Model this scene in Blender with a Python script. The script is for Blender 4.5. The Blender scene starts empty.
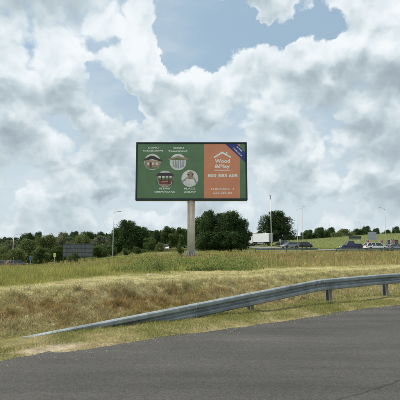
import bpy, math, random
import numpy as np
from mathutils import Vector, Matrix

R = math.radians
SC = bpy.context.scene
COL = SC.collection
rng = np.random.default_rng(7)
random.seed(7)

# ------------------------------------------------------------------ camera
EYE = 1.62; PITCH = R(6.4); FPX = 403.0
cam_d = bpy.data.cameras.new('camera'); cam = bpy.data.objects.new('camera', cam_d); COL.objects.link(cam)
cam.location = (0, 0, EYE); cam.rotation_euler = (R(90) + PITCH, 0, 0)
cam_d.sensor_width = 36; cam_d.lens = 36 * FPX / 400; cam_d.clip_start = 0.05; cam_d.clip_end = 6000
SC.camera = cam
SC.cycles.use_adaptive_sampling = True; SC.cycles.adaptive_threshold = .012; SC.cycles.adaptive_min_samples = 8
SC.cycles.max_bounces = 5; SC.cycles.diffuse_bounces = 3; SC.cycles.glossy_bounces = 2; SC.cycles.transmission_bounces = 3

def ray(px, py):
    u, v = (px - 200) / FPX, (200 - py) / FPX
    return Vector((u, math.cos(PITCH) - v * math.sin(PITCH), math.sin(PITCH) + v * math.cos(PITCH)))
def at(px, py, Y):                       # the point of the plane y = Y seen at a photo pixel
    r = ray(px, py); t = Y / r.y
    return Vector((r.x * t, Y, EYE + r.z * t))
def azel(px, py):
    r = ray(px, py).normalized()
    return math.degrees(math.atan2(r.x, r.y)), math.degrees(math.asin(r.z))

# ------------------------------------------------------------------ sky
SUN_AZ, SUN_EL = -82.0, 58.0
W = bpy.data.worlds.new('World'); SC.world = W; W.use_nodes = True
nt = W.node_tree; nt.nodes.clear()
def nd(t, **kw):
    n = nt.nodes.new(t)
    for k, v in kw.items(): setattr(n, k, v)
    return n
def put(sock, v):
    if isinstance(v, bpy.types.NodeSocket): nt.links.new(v, sock)
    else: sock.default_value = v
def M(op, a, b=0.0, c=0.0, clamp=False):
    n = nd('ShaderNodeMath', operation=op, use_clamp=clamp)
    for i, v in enumerate((a, b, c)): put(n.inputs[i], v)
    return n.outputs[0]
def SS(x, lo, hi):
    n = nd('ShaderNodeMapRange', interpolation_type='SMOOTHSTEP'); put(n.inputs[0], x)
    put(n.inputs[1], lo); put(n.inputs[2], hi); put(n.inputs[3], 0.0); put(n.inputs[4], 1.0)
    return n.outputs[0]
def VM(op, a, b=(0, 0, 0)):
    n = nd('ShaderNodeVectorMath', operation=op); put(n.inputs[0], a); put(n.inputs[1], b); return n.outputs[0]
def NZ(vec, scale, detail, rough=.5, col=False, dist=0.0):
    n = nd('ShaderNodeTexNoise', noise_dimensions='2D'); put(n.inputs['Vector'], vec); n.inputs['Scale'].default_value = scale
    n.inputs['Detail'].default_value = detail; n.inputs['Roughness'].default_value = rough; n.inputs['Distortion'].default_value = dist
    return n.outputs['Color'] if col else n.outputs[0]
def MIXC(f, a, b):
    n = nd('ShaderNodeMix', data_type='RGBA'); put(n.inputs[0], f); put(n.inputs[6], a); put(n.inputs[7], b); return n.outputs[2]

tc = nd('ShaderNodeTexCoord'); D = tc.outputs['Generated']
def SC3(v, k):
    n = nd('ShaderNodeVectorMath', operation='SCALE'); put(n.inputs[0], v); n.inputs[3].default_value = k; return n.outputs[0]
def VOR(vec, scale, detail, rough):
    n = nd('ShaderNodeTexVoronoi', feature='SMOOTH_F1', voronoi_dimensions='2D'); put(n.inputs['Vector'], vec); n.inputs['Scale'].default_value = scale
    n.inputs['Detail'].default_value = detail; n.inputs['Roughness'].default_value = rough; n.inputs['Smoothness'].default_value = .3
    return n.outputs['Distance']
s0 = nd('ShaderNodeSeparateXYZ'); put(s0.inputs[0], D)
pk = M('DIVIDE', 1.0, M('MULTIPLY_ADD', M('MAXIMUM', s0.outputs[2], -.3), 1.15, 1.0))
c0 = nd('ShaderNodeCombineXYZ'); put(c0.inputs[0], M('MULTIPLY', s0.outputs[0], pk)); put(c0.inputs[1], M('MULTIPLY', s0.outputs[1], pk)); flat = c0.outputs[0]   # cloud-deck coordinates
wob = VM('SUBTRACT', NZ(flat, 9.0, 6, .62, col=True), (.5, .5, .5))
DW = VM('NORMALIZE', VM('ADD', D, SC3(wob, .15)))
sx = nd('ShaderNodeSeparateXYZ'); put(sx.inputs[0], DW)
AZ = M('MULTIPLY', M('ARCTAN2', sx.outputs[0], sx.outputs[1]), 180 / math.pi)
EL = M('MULTIPLY', M('ARCSINE', sx.outputs[2]), 180 / math.pi)
cb_ = nd('ShaderNodeCombineXYZ'); put(cb_.inputs[0], AZ); put(cb_.inputs[1], EL); AE = cb_.outputs[0]
def total(lst):
    acc = 0.0
    for px, py, rx, ry, w in lst:
        a, e = azel(px, py); k = FPX / 57.3; kx, ky = k / rx, k / ry
        n = nd('ShaderNodeVectorMath', operation='MULTIPLY_ADD'); put(n.inputs[0], AE); n.inputs[1].default_value = (kx, ky, 0); n.inputs[2].default_value = (-a * kx, -e * ky, 0)
        dp = nd('ShaderNodeVectorMath', operation='DOT_PRODUCT'); put(dp.inputs[0], n.outputs[0]); put(dp.inputs[1], n.outputs[0])
        acc = M('MULTIPLY_ADD', M('POWER', .3679, dp.outputs['Value']), w, acc)
    return acc
# signed cover: clear gaps negative, cloud masses positive (photo pixels only give the directions)
COVER = [(192, 22, 22, 34, -1.05), (226, 24, 32, 24, -.95), (280, 26, 34, 15, -.85), (316, 8, 18, 14, -.70), (186, 62, 12, 22, -.85), (172, 60, 7, 26, -.5),
         (108, 90, 16, 12, -.70), (128, 104, 14, 14, -.85), (112, 112, 24, 9, -.60), (100, 40, 24, 9, -.55), (92, 76, 14, 8, -.35), (212, 52, 13, 18, -.75), (245, 36, 24, 11, -.65), (292, 34, 24, 10, -.6), (328, 18, 12, 12, -.5), (70, 135, 26, 7, -.3),
         (262, 5, 22, 6, .75), (142, 38, 17, 42, .55), (234, 88, 24, 16, .55), (262, 72, 22, 14, .5), (312, 66, 36, 16, .5), (375, 36, 32, 32, .55), (192, 98, 16, 14, .55), (40, 50, 40, 30, .25), (150, 100, 12, 16, .4)]
LIGHT = [(142, 34, 18, 36, .26), (60, 50, 46, 18, .20), (28, 60, 30, 16, .08), (236, 80, 24, 15, .28), (262, 64, 18, 10, .18), (300, 60, 36, 12, .20), (352, 36, 44, 16, .24), (192, 88, 16, 13, .30), (150, 92, 14, 18, .2),
         (300, 158, 28, 9, .22), (98, 184, 24, 7, .22), (50, 192, 24, 6, .14), (262, 172, 14, 9, .16), (388, 12, 24, 16, .18), (172, 118, 24, 10, .14), (98, 126, 16, 8, .14), (330, 176, 20, 6, .12), (60, 148, 26, 6, .12), (215, 100, 24, 14, .12), (370, 140, 30, 6, .10), (350, 186, 30, 5, .08)]
DARK = [(12, 4, 46, 10, .14), (30, 96, 38, 15, .20), (76, 120, 30, 9, .18), (14, 136, 34, 9, .18), (376, 92, 44, 22, .22), (330, 126, 56, 11, .22), (262, 120, 24, 13, .14),
        (122, 138, 26, 7, .16), (60, 160, 36, 6, .12), (385, 156, 40, 9, .14), (285, 98, 26, 14, .10), (95, 202, 40, 5, .14), (350, 196, 60, 5, .10), (212, 126, 20, 9, .10), (20, 182, 30, 5, .08), (300, 172, 26, 5, .12), (285, 196, 30, 5, .08)]
fw = VM('ADD', flat, SC3(wob, .05))
v1 = VOR(fw, 8.0, 3.5, .55); v2 = VOR(SC3(fw, .962), 8.0, 3.5, .55)
nA = NZ(flat, 7.0, 8, .52, dist=.1)
nL = NZ(VM('ADD', flat, (3.1, 1.7, 0)), 2.2, 2, .5)
den = M('MULTIPLY_ADD', M('SUBTRACT', nA, .5), 1.0, 1.04)
den = M('MULTIPLY_ADD', M('SUBTRACT', .40, v1), 1.15, den)
den = M('MULTIPLY_ADD', M('SUBTRACT', nL, .5), .5, den)
den = M('ADD', den, total(COVER))
COV = SS(den, .02, .34)
THIN = SS(den, .15, .85)
lum = M('SUBTRACT', M('MULTIPLY_ADD', SS(EL, 4.0, 24.0), .10, M('ADD', .41, total(LIGHT))), total(DARK))
air = M('MULTIPLY_ADD', SS(EL, 3.0, 24.0), .35, .65)          # distant cloud shows less contrast through the air
lum = M('MULTIPLY_ADD', M('SUBTRACT', v2, v1), M('MULTIPLY', air, .85), lum)
lum = M('MULTIPLY_ADD', M('SUBTRACT', nA, .5), M('MULTIPLY', air, .30), lum)
lum = M('MULTIPLY_ADD', M('SUBTRACT', 1.0, THIN), .22, lum)
ramp = nd('ShaderNodeValToRGB'); put(ramp.inputs[0], lum)
cr = ramp.color_ramp; cr.interpolation = 'B_SPLINE'
cr.elements[0].position = .0; cr.elements[0].color = (.31, .38, .43, 1)
cr.elements[1].position = 1.0; cr.elements[1].color = (.90, .935, .955, 1)
for p, c in ((.28, (.415, .495, .545, 1)), (.52, (.555, .65, .70, 1)), (.76, (.77, .845, .88, 1))):
    e = cr.elements.new(p); e.color = c
sky = nd('ShaderNodeTexSky', sky_type='NISHITA', sun_disc=False)
sky.sun_elevation = R(SUN_EL); sky.sun_rotation = R(SUN_AZ % 360); sky.air_density = 1.0; sky.dust_density = 2.0; sky.ozone_density = 1.0
SKY_S = 0.1
cl = nd('ShaderNodeVectorMath', operation='SCALE'); put(cl.inputs[0], ramp.outputs[0]); cl.inputs[3].default_value = .95 / SKY_S
veil = MIXC(.62, sky.outputs[0], (.43 / SKY_S, .60 / SKY_S, .72 / SKY_S, 1))
# thin pale high cloud, thicker along the line of sight towards the horizon
hi_n = NZ(VM('MULTIPLY', flat, (1.0, 2.2, 1)), 4.0, 5, .55)
hf = M('ADD', M('MULTIPLY', M('SUBTRACT', 1.0, SS(EL, 6.0, 27.0)), .80), M('MULTIPLY', SS(hi_n, .46, .78), .55), clamp=True)
veil = MIXC(M('MINIMUM', hf, .93), veil, (.60 / SKY_S, .685 / SKY_S, .735 / SKY_S, 1))
fin = MIXC(COV, veil, cl.outputs[0])
bg = nd('ShaderNodeBackground'); put(bg.inputs[0], fin); bg.inputs[1].default_value = SKY_S
wo = nd('ShaderNodeOutputWorld'); nt.links.new(bg.outputs[0], wo.inputs[0])
W.cycles.sampling_method = 'MANUAL'; W.cycles.sample_map_resolution = 256

sd = bpy.data.lights.new('sun', 'SUN'); sun = bpy.data.objects.new('sun', sd); COL.objects.link(sun)
sd.energy = 4.4; sd.angle = R(6); sd.color = (1, .945, .84)
sdir = Vector((math.sin(R(SUN_AZ)) * math.cos(R(SUN_EL)), math.cos(R(SUN_AZ)) * math.cos(R(SUN_EL)), math.sin(R(SUN_EL))))
sun.rotation_euler = sdir.to_track_quat('Z', 'Y').to_euler(); sun.location = (0, 0, 60)
vs = SC.view_settings; vs.view_transform = 'Standard'; vs.look = 'None'; vs.exposure = 0.12; vs.gamma = 1.0; vs.use_curve_mapping = False

# ------------------------------------------------------------------ helpers
def tag(o, label=None, cat=None, group=None, kind=None):
    for k, v in (('label', label), ('category', cat), ('group', group), ('kind', kind)):
        if v: o[k] = v
    return o
def empty(name, loc, rz=0.0):
    o = bpy.data.objects.new(name, None); COL.objects.link(o); o.location = loc; o.rotation_euler = (0, 0, rz); o.empty_display_size = .2
    return o
def copy_tree(o, parent=None):
    c = o.copy(); COL.objects.link(c); c.parent = parent
    for ch in list(o.children): copy_tree(ch, c)
    return c

class MB:
    def __init__(s): s.v = []; s.f = []
    def add(s, vs_, fs):
        b = len(s.v); s.v += [tuple(p) for p in vs_]; s.f += [tuple(i + b for i in f) for f in fs]; return s
    def box(s, c, d, rz=0.0, taper=1.0, bev=0.0):
        x, y, z = (k / 2 for k in d); cz, sz = math.cos(rz), math.sin(rz)
        pts = []
        if bev <= 0:
            for k, t in ((-z, 1), (z, taper)):
                for a, b in ((-x, -y), (x, -y), (x, y), (-x, y)): pts.append((a * t, b * t, k))
            fs = [(0, 3, 2, 1), (4, 5, 6, 7), (0, 1, 5, 4), (1, 2, 6, 5), (2, 3, 7, 6), (3, 0, 4, 7)]
        else:
            e = bev
            for k, t in ((-z, 1), (-z + e, 1), (z - e, taper), (z, taper)):
                q = e if k in (-z, z) else 0
                for a, b in ((-x + e, -y + q), (x - e, -y + q), (x - q, -y + e), (x - q, y - e), (x - e, y - q), (-x + e, y - q), (-x + q, y - e), (-x + q, -y + e)):
                    pts.append((a * t, b * t, k))
            fs = [tuple(range(7, -1, -1)), tuple(range(24, 32))]
            for l in range(3):
                for i in range(8):
                    j = (i + 1) % 8; fs.append((l * 8 + i, l * 8 + j, l * 8 + 8 + j, l * 8 + 8 + i))
        return s.add([(c[0] + a * cz - b * sz, c[1] + a * sz + b * cz, c[2] + k) for a, b, k in pts], fs)
    def tube(s, pts, rad, n=10, cap=True):
        pts = [Vector(p) for p in pts]
        if not hasattr(rad, '__len__'): rad = [rad] * len(pts)
        vv = []; ff = []
        prev = None
        for i, p in enumerate(pts):
            t = (pts[min(i + 1, len(pts) - 1)] - pts[max(i - 1, 0)]).normalized()
            if prev is None:
                a = Vector((0, 0, 1)) if abs(t.z) < .9 else Vector((1, 0, 0)); u = t.cross(a).normalized()
            else: u = (prev - t * prev.dot(t)).normalized()
            prev = u; w = t.cross(u)
            for k in range(n):
                an = 2 * math.pi * k / n; vv.append(p + (u * math.cos(an) + w * math.sin(an)) * rad[i])
        for i in range(len(pts) - 1):
            for k in range(n):
                j = (k + 1) % n; ff.append((i * n + k, i * n + j, (i + 1) * n + j, (i + 1) * n + k))
        if cap: ff.append(tuple(range(n - 1, -1, -1))); ff.append(tuple(range((len(pts) - 1) * n, len(pts) * n)))
        return s.add(vv, ff)
    def prism(s, poly, d0, d1, axis='y'):
        n = len(poly)
        mk = {'y': lambda a, b, d: (a, d, b), 'x': lambda a, b, d: (d, a, b), 'z': lambda a, b, d: (a, b, d)}[axis]
        vv = [mk(a, b, d0) for a, b in poly] + [mk(a, b, d1) for a, b in poly]
        ff = [tuple(range(n)), tuple(range(2 * n - 1, n - 1, -1))] + [(i, n + i, n + (i + 1) % n, (i + 1) % n) for i in range(n)]
        return s.add(vv, ff)
    def build(s, name, mat, parent=None, smooth=False):
        me = bpy.data.meshes.new(name); me.from_pydata(s.v, [], s.f)
        if s.f:
            import bmesh
            bm = bmesh.new(); bm.from_mesh(me); bmesh.ops.recalc_face_normals(bm, faces=bm.faces); bm.to_mesh(me); bm.free()
        me.materials.append(mat)
        if smooth: me.polygons.foreach_set('use_smooth', [True] * len(me.polygons))
        o = bpy.data.objects.new(name, me); COL.objects.link(o); o.parent = parent
        return o

def tri_mesh(name, V, T, mat, C=None, parent=None, smooth=False):
    me = bpy.data.meshes.new(name); n = len(T)
    me.vertices.add(len(V)); me.vertices.foreach_set('co', np.asarray(V, np.float32).ravel())
    me.loops.add(n * 3); me.loops.foreach_set('vertex_index', np.asarray(T, np.int32).ravel())
    me.polygons.add(n); me.polygons.foreach_set('loop_start', np.arange(0, n * 3, 3, dtype=np.int32))
    me.polygons.foreach_set('loop_total', np.full(n, 3, np.int32))
    if smooth: me.polygons.foreach_set('use_smooth', np.ones(n, bool))
    if C is not None:
        a = me.color_attributes.new('Col', 'FLOAT_COLOR', 'POINT')
        a.data.foreach_set('color', np.hstack([C, np.ones((len(C), 1))]).astype(np.float32).ravel())
    me.update(calc_edges=True); me.materials.append(mat)
    o = bpy.data.objects.new(name, me); COL.objects.link(o); o.parent = parent
    return o

# ------------------------------------------------------------------ materials
def material(name, col, rough=.6, metal=0.0, var=.15, scale=8.0, bump=0.0, bscale=40.0, spec=.5, attr=False, col2=None, coat=0.0):
    m = bpy.data.materials.new(name); m.use_nodes = True; t = m.node_tree; b = t.nodes['Principled BSDF']
    b.inputs['Roughness'].default_value = rough; b.inputs['Metallic'].default_value = metal
    b.inputs['Specular IOR Level'].default_value = spec; b.inputs['Coat Weight'].default_value = coat
    g = t.nodes.new('ShaderNodeTexCoord'); nz = t.nodes.new('ShaderNodeTexNoise')
    t.links.new(g.outputs['Object'], nz.inputs['Vector']); nz.inputs['Scale'].default_value = scale; nz.inputs['Detail'].default_value = 6; nz.inputs['Roughness'].default_value = .62
    mr = t.nodes.new('ShaderNodeMapRange'); t.links.new(nz.outputs[0], mr.inputs[0])
    mr.inputs[1].default_value = .3; mr.inputs[2].default_value = .7; mr.inputs[3].default_value = 1 - var; mr.inputs[4].default_value = 1 + var
    mx = t.nodes.new('ShaderNodeMix'); mx.data_type = 'RGBA'; mx.blend_type = 'MULTIPLY'; mx.inputs[0].default_value = 1
    if attr:
        a = t.nodes.new('ShaderNodeVertexColor'); a.layer_name = 'Col'; src = a.outputs[0]; t.links.new(src, mx.inputs[6])
    elif col2:
        m2 = t.nodes.new('ShaderNodeMix'); m2.data_type = 'RGBA'; m2.inputs[6].default_value = (*col, 1); m2.inputs[7].default_value = (*col2, 1)
        n2 = t.nodes.new('ShaderNodeTexNoise'); t.links.new(g.outputs['Object'], n2.inputs['Vector']); n2.inputs['Scale'].default_value = scale * .35; n2.inputs['Detail'].default_value = 8
        r2 = t.nodes.new('ShaderNodeMapRange'); t.links.new(n2.outputs[0], r2.inputs[0]); r2.inputs[1].default_value = .42; r2.inputs[2].default_value = .62
        t.links.new(r2.outputs[0], m2.inputs[0]); t.links.new(m2.outputs[2], mx.inputs[6])
    else: mx.inputs[6].default_value = (*col, 1)
    t.links.new(mr.outputs[0], mx.inputs[7]); t.links.new(mx.outputs[2], b.inputs['Base Color'])
    if bump:
        n3 = t.nodes.new('ShaderNodeTexNoise'); t.links.new(g.outputs['Object'], n3.inputs['Vector']); n3.inputs['Scale'].default_value = bscale; n3.inputs['Detail'].default_value = 5
        bp = t.nodes.new('ShaderNodeBump'); bp.inputs['Strength'].default_value = bump; bp.inputs['Distance'].default_value = .02
        t.links.new(n3.outputs[0], bp.inputs['Height']); t.links.new(bp.outputs[0], b.inputs['Normal'])
    return m
def leaf_material(name, trans=.3, rough=.6, hue=.12):
    m = bpy.data.materials.new(name); m.use_nodes = True; t = m.node_tree; b = t.nodes['Principled BSDF']
    a = t.nodes.new('ShaderNodeVertexColor'); a.layer_name = 'Col'
    oi = t.nodes.new('ShaderNodeObjectInfo'); hs = t.nodes.new('ShaderNodeHueSaturation')
    mr = t.nodes.new('ShaderNodeMapRange'); t.links.new(oi.outputs['Random'], mr.inputs[0]); mr.inputs[3].default_value = 1 - hue; mr.inputs[4].default_value = 1 + hue
    t.links.new(mr.outputs[0], hs.inputs['Value']); t.links.new(a.outputs[0], hs.inputs['Color'])
    t.links.new(hs.outputs[0], b.inputs['Base Color']); b.inputs['Roughness'].default_value = rough; b.inputs['Specular IOR Level'].default_value = .12
    tr = t.nodes.new('ShaderNodeBsdfTranslucent'); t.links.new(hs.outputs[0], tr.inputs[0])
    mx = t.nodes.new('ShaderNodeMixShader'); mx.inputs[0].default_value = trans
    t.links.new(b.outputs[0], mx.inputs[1]); t.links.new(tr.outputs[0], mx.inputs[2]); t.links.new(mx.outputs[0], t.nodes['Material Output'].inputs[0])
    return m

MAT = dict(
    ground=material('ground', (1, 1, 1), .95, attr=True, var=.35, scale=5.0, bump=.8, bscale=22, spec=.1),
    grass=leaf_material('grass_blades', .28, .7, 0),
    grass_opaque=leaf_material('gravel_stone', 0.0, .9, 0),
    leaf=leaf_material('tree_leaves', .30, .5, .10),
    bark=material('bark', (.085, .066, .05), .95, var=.35, scale=5, bump=.6, bscale=14, spec=.1),
    galv=material('galvanised_steel', (.25, .285, .295), .55, .25, var=.28, scale=4.5, bump=.06, bscale=60, col2=(.165, .19, .20)),
    post=material('weathered_zinc_post', (.21, .235, .24), .7, .1, var=.25, scale=6),
    galv_dull=material('dull_zinc_steel', (.40, .42, .43), .6, .3, var=.2, scale=6),
    frame=material('dark_frame_paint', (.012, .022, .026), .5, var=.2, scale=3),
    pole=material('pole_paint', (.58, .55, .49), .6, var=.16, scale=1.3, bump=.05, col2=(.49, .455, .395)),
    pole_low=material('pole_paint_pale', (.42, .41, .375), .6, var=.14, scale=1.3, bump=.05, col2=(.36, .345, .305)),
    concrete=material('concrete', (.38, .36, .32), .9, var=.2, scale=4, bump=.4),
    soil=material('bare_soil', (.12, .075, .05), .95, var=.35, scale=4, bump=.8),
    pgreen=material('poster_green', (.115, .215, .108), .6, var=.12, scale=.7, col2=(.13, .225, .122)),
    porange=material('poster_orange', (.72, .28, .16), .6, var=.07, scale=.8),
    pblue=material('poster_blue', (.035, .05, .23), .6, var=.08, scale=1),
    pwhite=material('poster_white', (.90, .91, .89), .6, var=.04, scale=1.5),
    ppale=material('poster_pale', (.68, .68, .66), .6, var=.22, scale=1.2, col2=(.78, .76, .72)),
    pgreen2=material('poster_leaf_green', (.16, .22, .11), .6, var=.4, scale=5),
    pbrown=material('poster_brown', (.40, .27, .20), .6, var=.25, scale=2.0),
    pdark=material('poster_dark', (.06, .045, .05), .6, var=.2, scale=2),
    pred=material('poster_red', (.22, .055, .05), .6, var=.3, scale=3),
    pgreyblue=material('poster_greyblue', (.34, .36, .42), .6, var=.2, scale=2),
    pfaint=material('poster_faint', (.66, .40, .30), .6, var=.04),
    panel=material('weathered_panel', (.125, .138, .155), .8, var=.25, scale=1.2, bump=.2),
    panel2=material('weathered_batten', (.075, .08, .088), .8, var=.25, scale=1.2),
    tyre=material('tyre_rubber', (.018, .018, .018), .85, var=.2),
    rim=material('wheel_rim', (.32, .33, .34), .4, .6, var=.1),
    glass=material('car_glass', (.012, .016, .018), .12, var=.05, spec=.8),
    white_paint=material('white_car_paint', (.74, .76, .76), .35, var=.03, coat=.5),
    silver_paint=material('silver_car_paint', (.25, .27, .29), .35, .5, var=.04, coat=.5),
    grey_paint=material('grey_car_paint', (.13, .14, .15), .4, .3, var=.04, coat=.4),
    navy_paint=material('navy_car_paint', (.012, .018, .05), .35, .1, var=.05, coat=.5),
    black_paint=material('black_car_paint', (.016, .018, .022), .35, .1, var=.05, coat=.5),
    trim=material('dark_plastic_trim', (.025, .025, .027), .7, var=.1),
    lamp_glass=material('lamp_lens', (.75, .76, .75), .25, var=.05),
    tail=material('tail_lens', (.30, .015, .015), .3, var=.05),
    tarp=material('white_box_panel', (.76, .77, .76), .5, var=.04, scale=1),
    boxrear=material('shade_toned_box_doors', (.30, .31, .32), .5, var=.06, scale=1),  # shade on the truck's rear face is put into this darker colour
    sign_back=material('sign_back_aluminium', (.40, .43, .46), .5, .3, var=.1, scale=1),
    sign_dark=material('dark_sign_board', (.05, .065, .07), .6, var=.15),
    sign_white=material('sign_white', (.50, .50, .48), .5, var=.04),
    sign_red=material('sign_red', (.36, .04, .035), .5, var=.06),
    sign_yellow=material('sign_yellow', (.62, .62, .10), .5, var=.06),
    sign_blue=material('sign_blue', (.045, .12, .34), .5, var=.06),
    stone=material('pale_stone', (.42, .38, .29), .9, var=.2, scale=9, bump=.4),
    wall=material('house_render', (.50, .43, .36), .9, var=.1),
    roof=material('red_roof_tiles', (.32, .12, .08), .85, var=.2, scale=2),
)

def weathered_pole(m):                 # algae-grey paint low down, sun-browned paint above, meeting along a ragged line
    t = m.node_tree; L = t.links.new; b = t.nodes['Principled BSDF']; g = t.nodes.new('ShaderNodeTexCoord'); sp = t.nodes.new('ShaderNodeSeparateXYZ'); L(g.outputs['Object'], sp.inputs[0])
    n = t.nodes.new('ShaderNodeTexNoise'); L(g.outputs['Object'], n.inputs['Vector']); n.inputs['Scale'].default_value = 1.1; n.inputs['Detail'].default_value = 7; n.inputs['Roughness'].default_value = .65
    a = t.nodes.new('ShaderNodeMath'); a.operation = 'MULTIPLY_ADD'; L(n.outputs[0], a.inputs[0]); a.inputs[1].default_value = 3.2; L(sp.outputs[2], a.inputs[2])
    r = t.nodes.new('ShaderNodeMapRange'); L(a.outputs[0], r.inputs[0]); r.inputs[1].default_value = 3.0; r.inputs[2].default_value = 6.6
    old = b.inputs['Base Color'].links[0].from_socket; mx = t.nodes.new('ShaderNodeMix'); mx.data_type = 'RGBA'; mx.blend_type = 'MULTIPLY'; mx.inputs[0].default_value = 1
    c = t.nodes.new('ShaderNodeMix'); c.data_type = 'RGBA'; L(r.outputs[0], c.inputs[0]); c.inputs[6].default_value = (1.02, 1.1, 1.12, 1); c.inputs[7].default_value = (1.0, .86, .74, 1)
    L(old, mx.inputs[6]); L(c.outputs[2], mx.inputs[7]); L(mx.outputs[2], b.inputs['Base Color'])
weathered_pole(MAT['pole'])
# asphalt: aggregate, patches, a dark seam parallel to the edge
def asphalt(name, base, seam=True):
    m = bpy.data.materials.new(name); m.use_nodes = True; t = m.node_tree; b = t.nodes['Principled BSDF']; L = t.links.new
    g = t.nodes.new('ShaderNodeTexCoord')
    def noise(sc, det, rg=.6, vec=None):
        n = t.nodes.new('ShaderNodeTexNoise'); L(vec or g.outputs['Object'], n.inputs['Vector']); n.inputs['Scale'].default_value = sc; n.inputs['Detail'].default_value = det; n.inputs['Roughness'].default_value = rg; return n.outputs[0]
    def rmp(s, a, b_, c, d):
        n = t.nodes.new('ShaderNodeMapRange'); L(s, n.inputs[0])
        for i, v in enumerate((a, b_, c, d)): n.inputs[i + 1].default_value = v
        return n.outputs[0]
    def mul(a, b_):
        n = t.nodes.new('ShaderNodeMath'); n.operation = 'MULTIPLY'
        for i, v in enumerate((a, b_)):
            if isinstance(v, float): n.inputs[i].default_value = v
            else: L(v, n.inputs[i])
        return n.outputs[0]
    vo = t.nodes.new('ShaderNodeTexVoronoi'); L(g.outputs['Object'], vo.inputs['Vector']); vo.inputs['Scale'].default_value = 75
    sep = t.nodes.new('ShaderNodeSeparateColor'); L(vo.outputs['Color'], sep.inputs[0])
    agg = rmp(sep.outputs[0], 0, 1, .74, 1.30)
    mp = t.nodes.new('ShaderNodeMapping'); L(g.outputs['Object'], mp.inputs[0]); mp.inputs['Rotation'].default_value = (0, 0, -math.atan2(EDY, EDX)); mp.inputs['Scale'].default_value = (.10, 1, 1)
    streak = rmp(noise(1.6, 4, .55, mp.outputs[0]), .3, .7, .72, 1.24)
    blot = rmp(noise(.8, 7, .65), .3, .7, .86, 1.14)
    mid = rmp(noise(16, 4, .7), .3, .7, .84, 1.16)
    v = mul(mul(mul(agg, streak), blot), mid)
    if seam:
        mp2 = t.nodes.new('ShaderNodeMapping'); L(g.outputs['Object'], mp2.inputs[0]); mp2.inputs['Rotation'].default_value = (0, 0, -math.atan2(EDY, EDX))
        sp = t.nodes.new('ShaderNodeSeparateXYZ'); L(mp2.outputs[0], sp.inputs[0])
        ws = rmp(noise(2.2, 5, .6), 0, 1, -.10, .10)
        ad = t.nodes.new('ShaderNodeMath'); ad.operation = 'ADD'; L(sp.outputs[1], ad.inputs[0]); L(ws, ad.inputs[1])
        sb = t.nodes.new('ShaderNodeMath'); sb.operation = 'SUBTRACT'; L(ad.outputs[0], sb.inputs[0]); sb.inputs[1].default_value = 2.93
        ab = t.nodes.new('ShaderNodeMath'); ab.operation = 'ABSOLUTE'; L(sb.outputs[0], ab.inputs[0])
        v = mul(v, rmp(ab.outputs[0], .006, .018, .52, 1.0))
    cm = t.nodes.new('ShaderNodeMix'); cm.data_type = 'RGBA'; cm.blend_type = 'MULTIPLY'; cm.inputs[0].default_value = 1; cm.inputs[6].default_value = (*base, 1); L(v, cm.inputs[7])
    L(cm.outputs[2], b.inputs['Base Color']); b.inputs['Roughness'].default_value = .82; b.inputs['Specular IOR Level'].default_value = .3
    bp = t.nodes.new('ShaderNodeBump'); bp.inputs['Strength'].default_value = .7; bp.inputs['Distance'].default_value = .006
    L(vo.outputs['Distance'], bp.inputs['Height']); L(bp.outputs[0], b.inputs['Normal'])
    return m

# ------------------------------------------------------------------ terrain
ANG = R(33.0); EDX, EDY = math.cos(ANG), math.sin(ANG)     # along the road; its left normal is (-EDY, EDX)
ROAD_Q = 6.54
def qs(x, y): return -EDY * x + EDX * y, EDX * x + EDY * y
def xy(q, s): return (-EDY * q + EDX * s, EDX * q + EDY * s)
_tab = np.random.default_rng(3).random((256, 256))
def vnoise(x, y):
    x = np.asarray(x, float); y = np.asarray(y, float)
    xi = np.floor(x).astype(int); yi = np.floor(y).astype(int); fx = x - xi; fy = y - yi
    fx = fx * fx * (3 - 2 * fx); fy = fy * fy * (3 - 2 * fy); g = lambda a, b: _tab[a & 255, b & 255]
    return (g(xi, yi) * (1 - fx) + g(xi + 1, yi) * fx) * (1 - fy) + (g(xi, yi + 1) * (1 - fx) + g(xi + 1, yi + 1) * fx) * fy
def fbm(x, y, o=4):
    s = 0; a = .5
    for i in range(o): s = s + a * vnoise(x * 2 ** i + 17 * i, y * 2 ** i + 9 * i); a *= .5
    return s / (1 - .5 ** o)
def sst(x, a, b):
    t = np.clip((x - a) / (b - a), 0, 1); return t * t * (3 - 2 * t)
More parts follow.
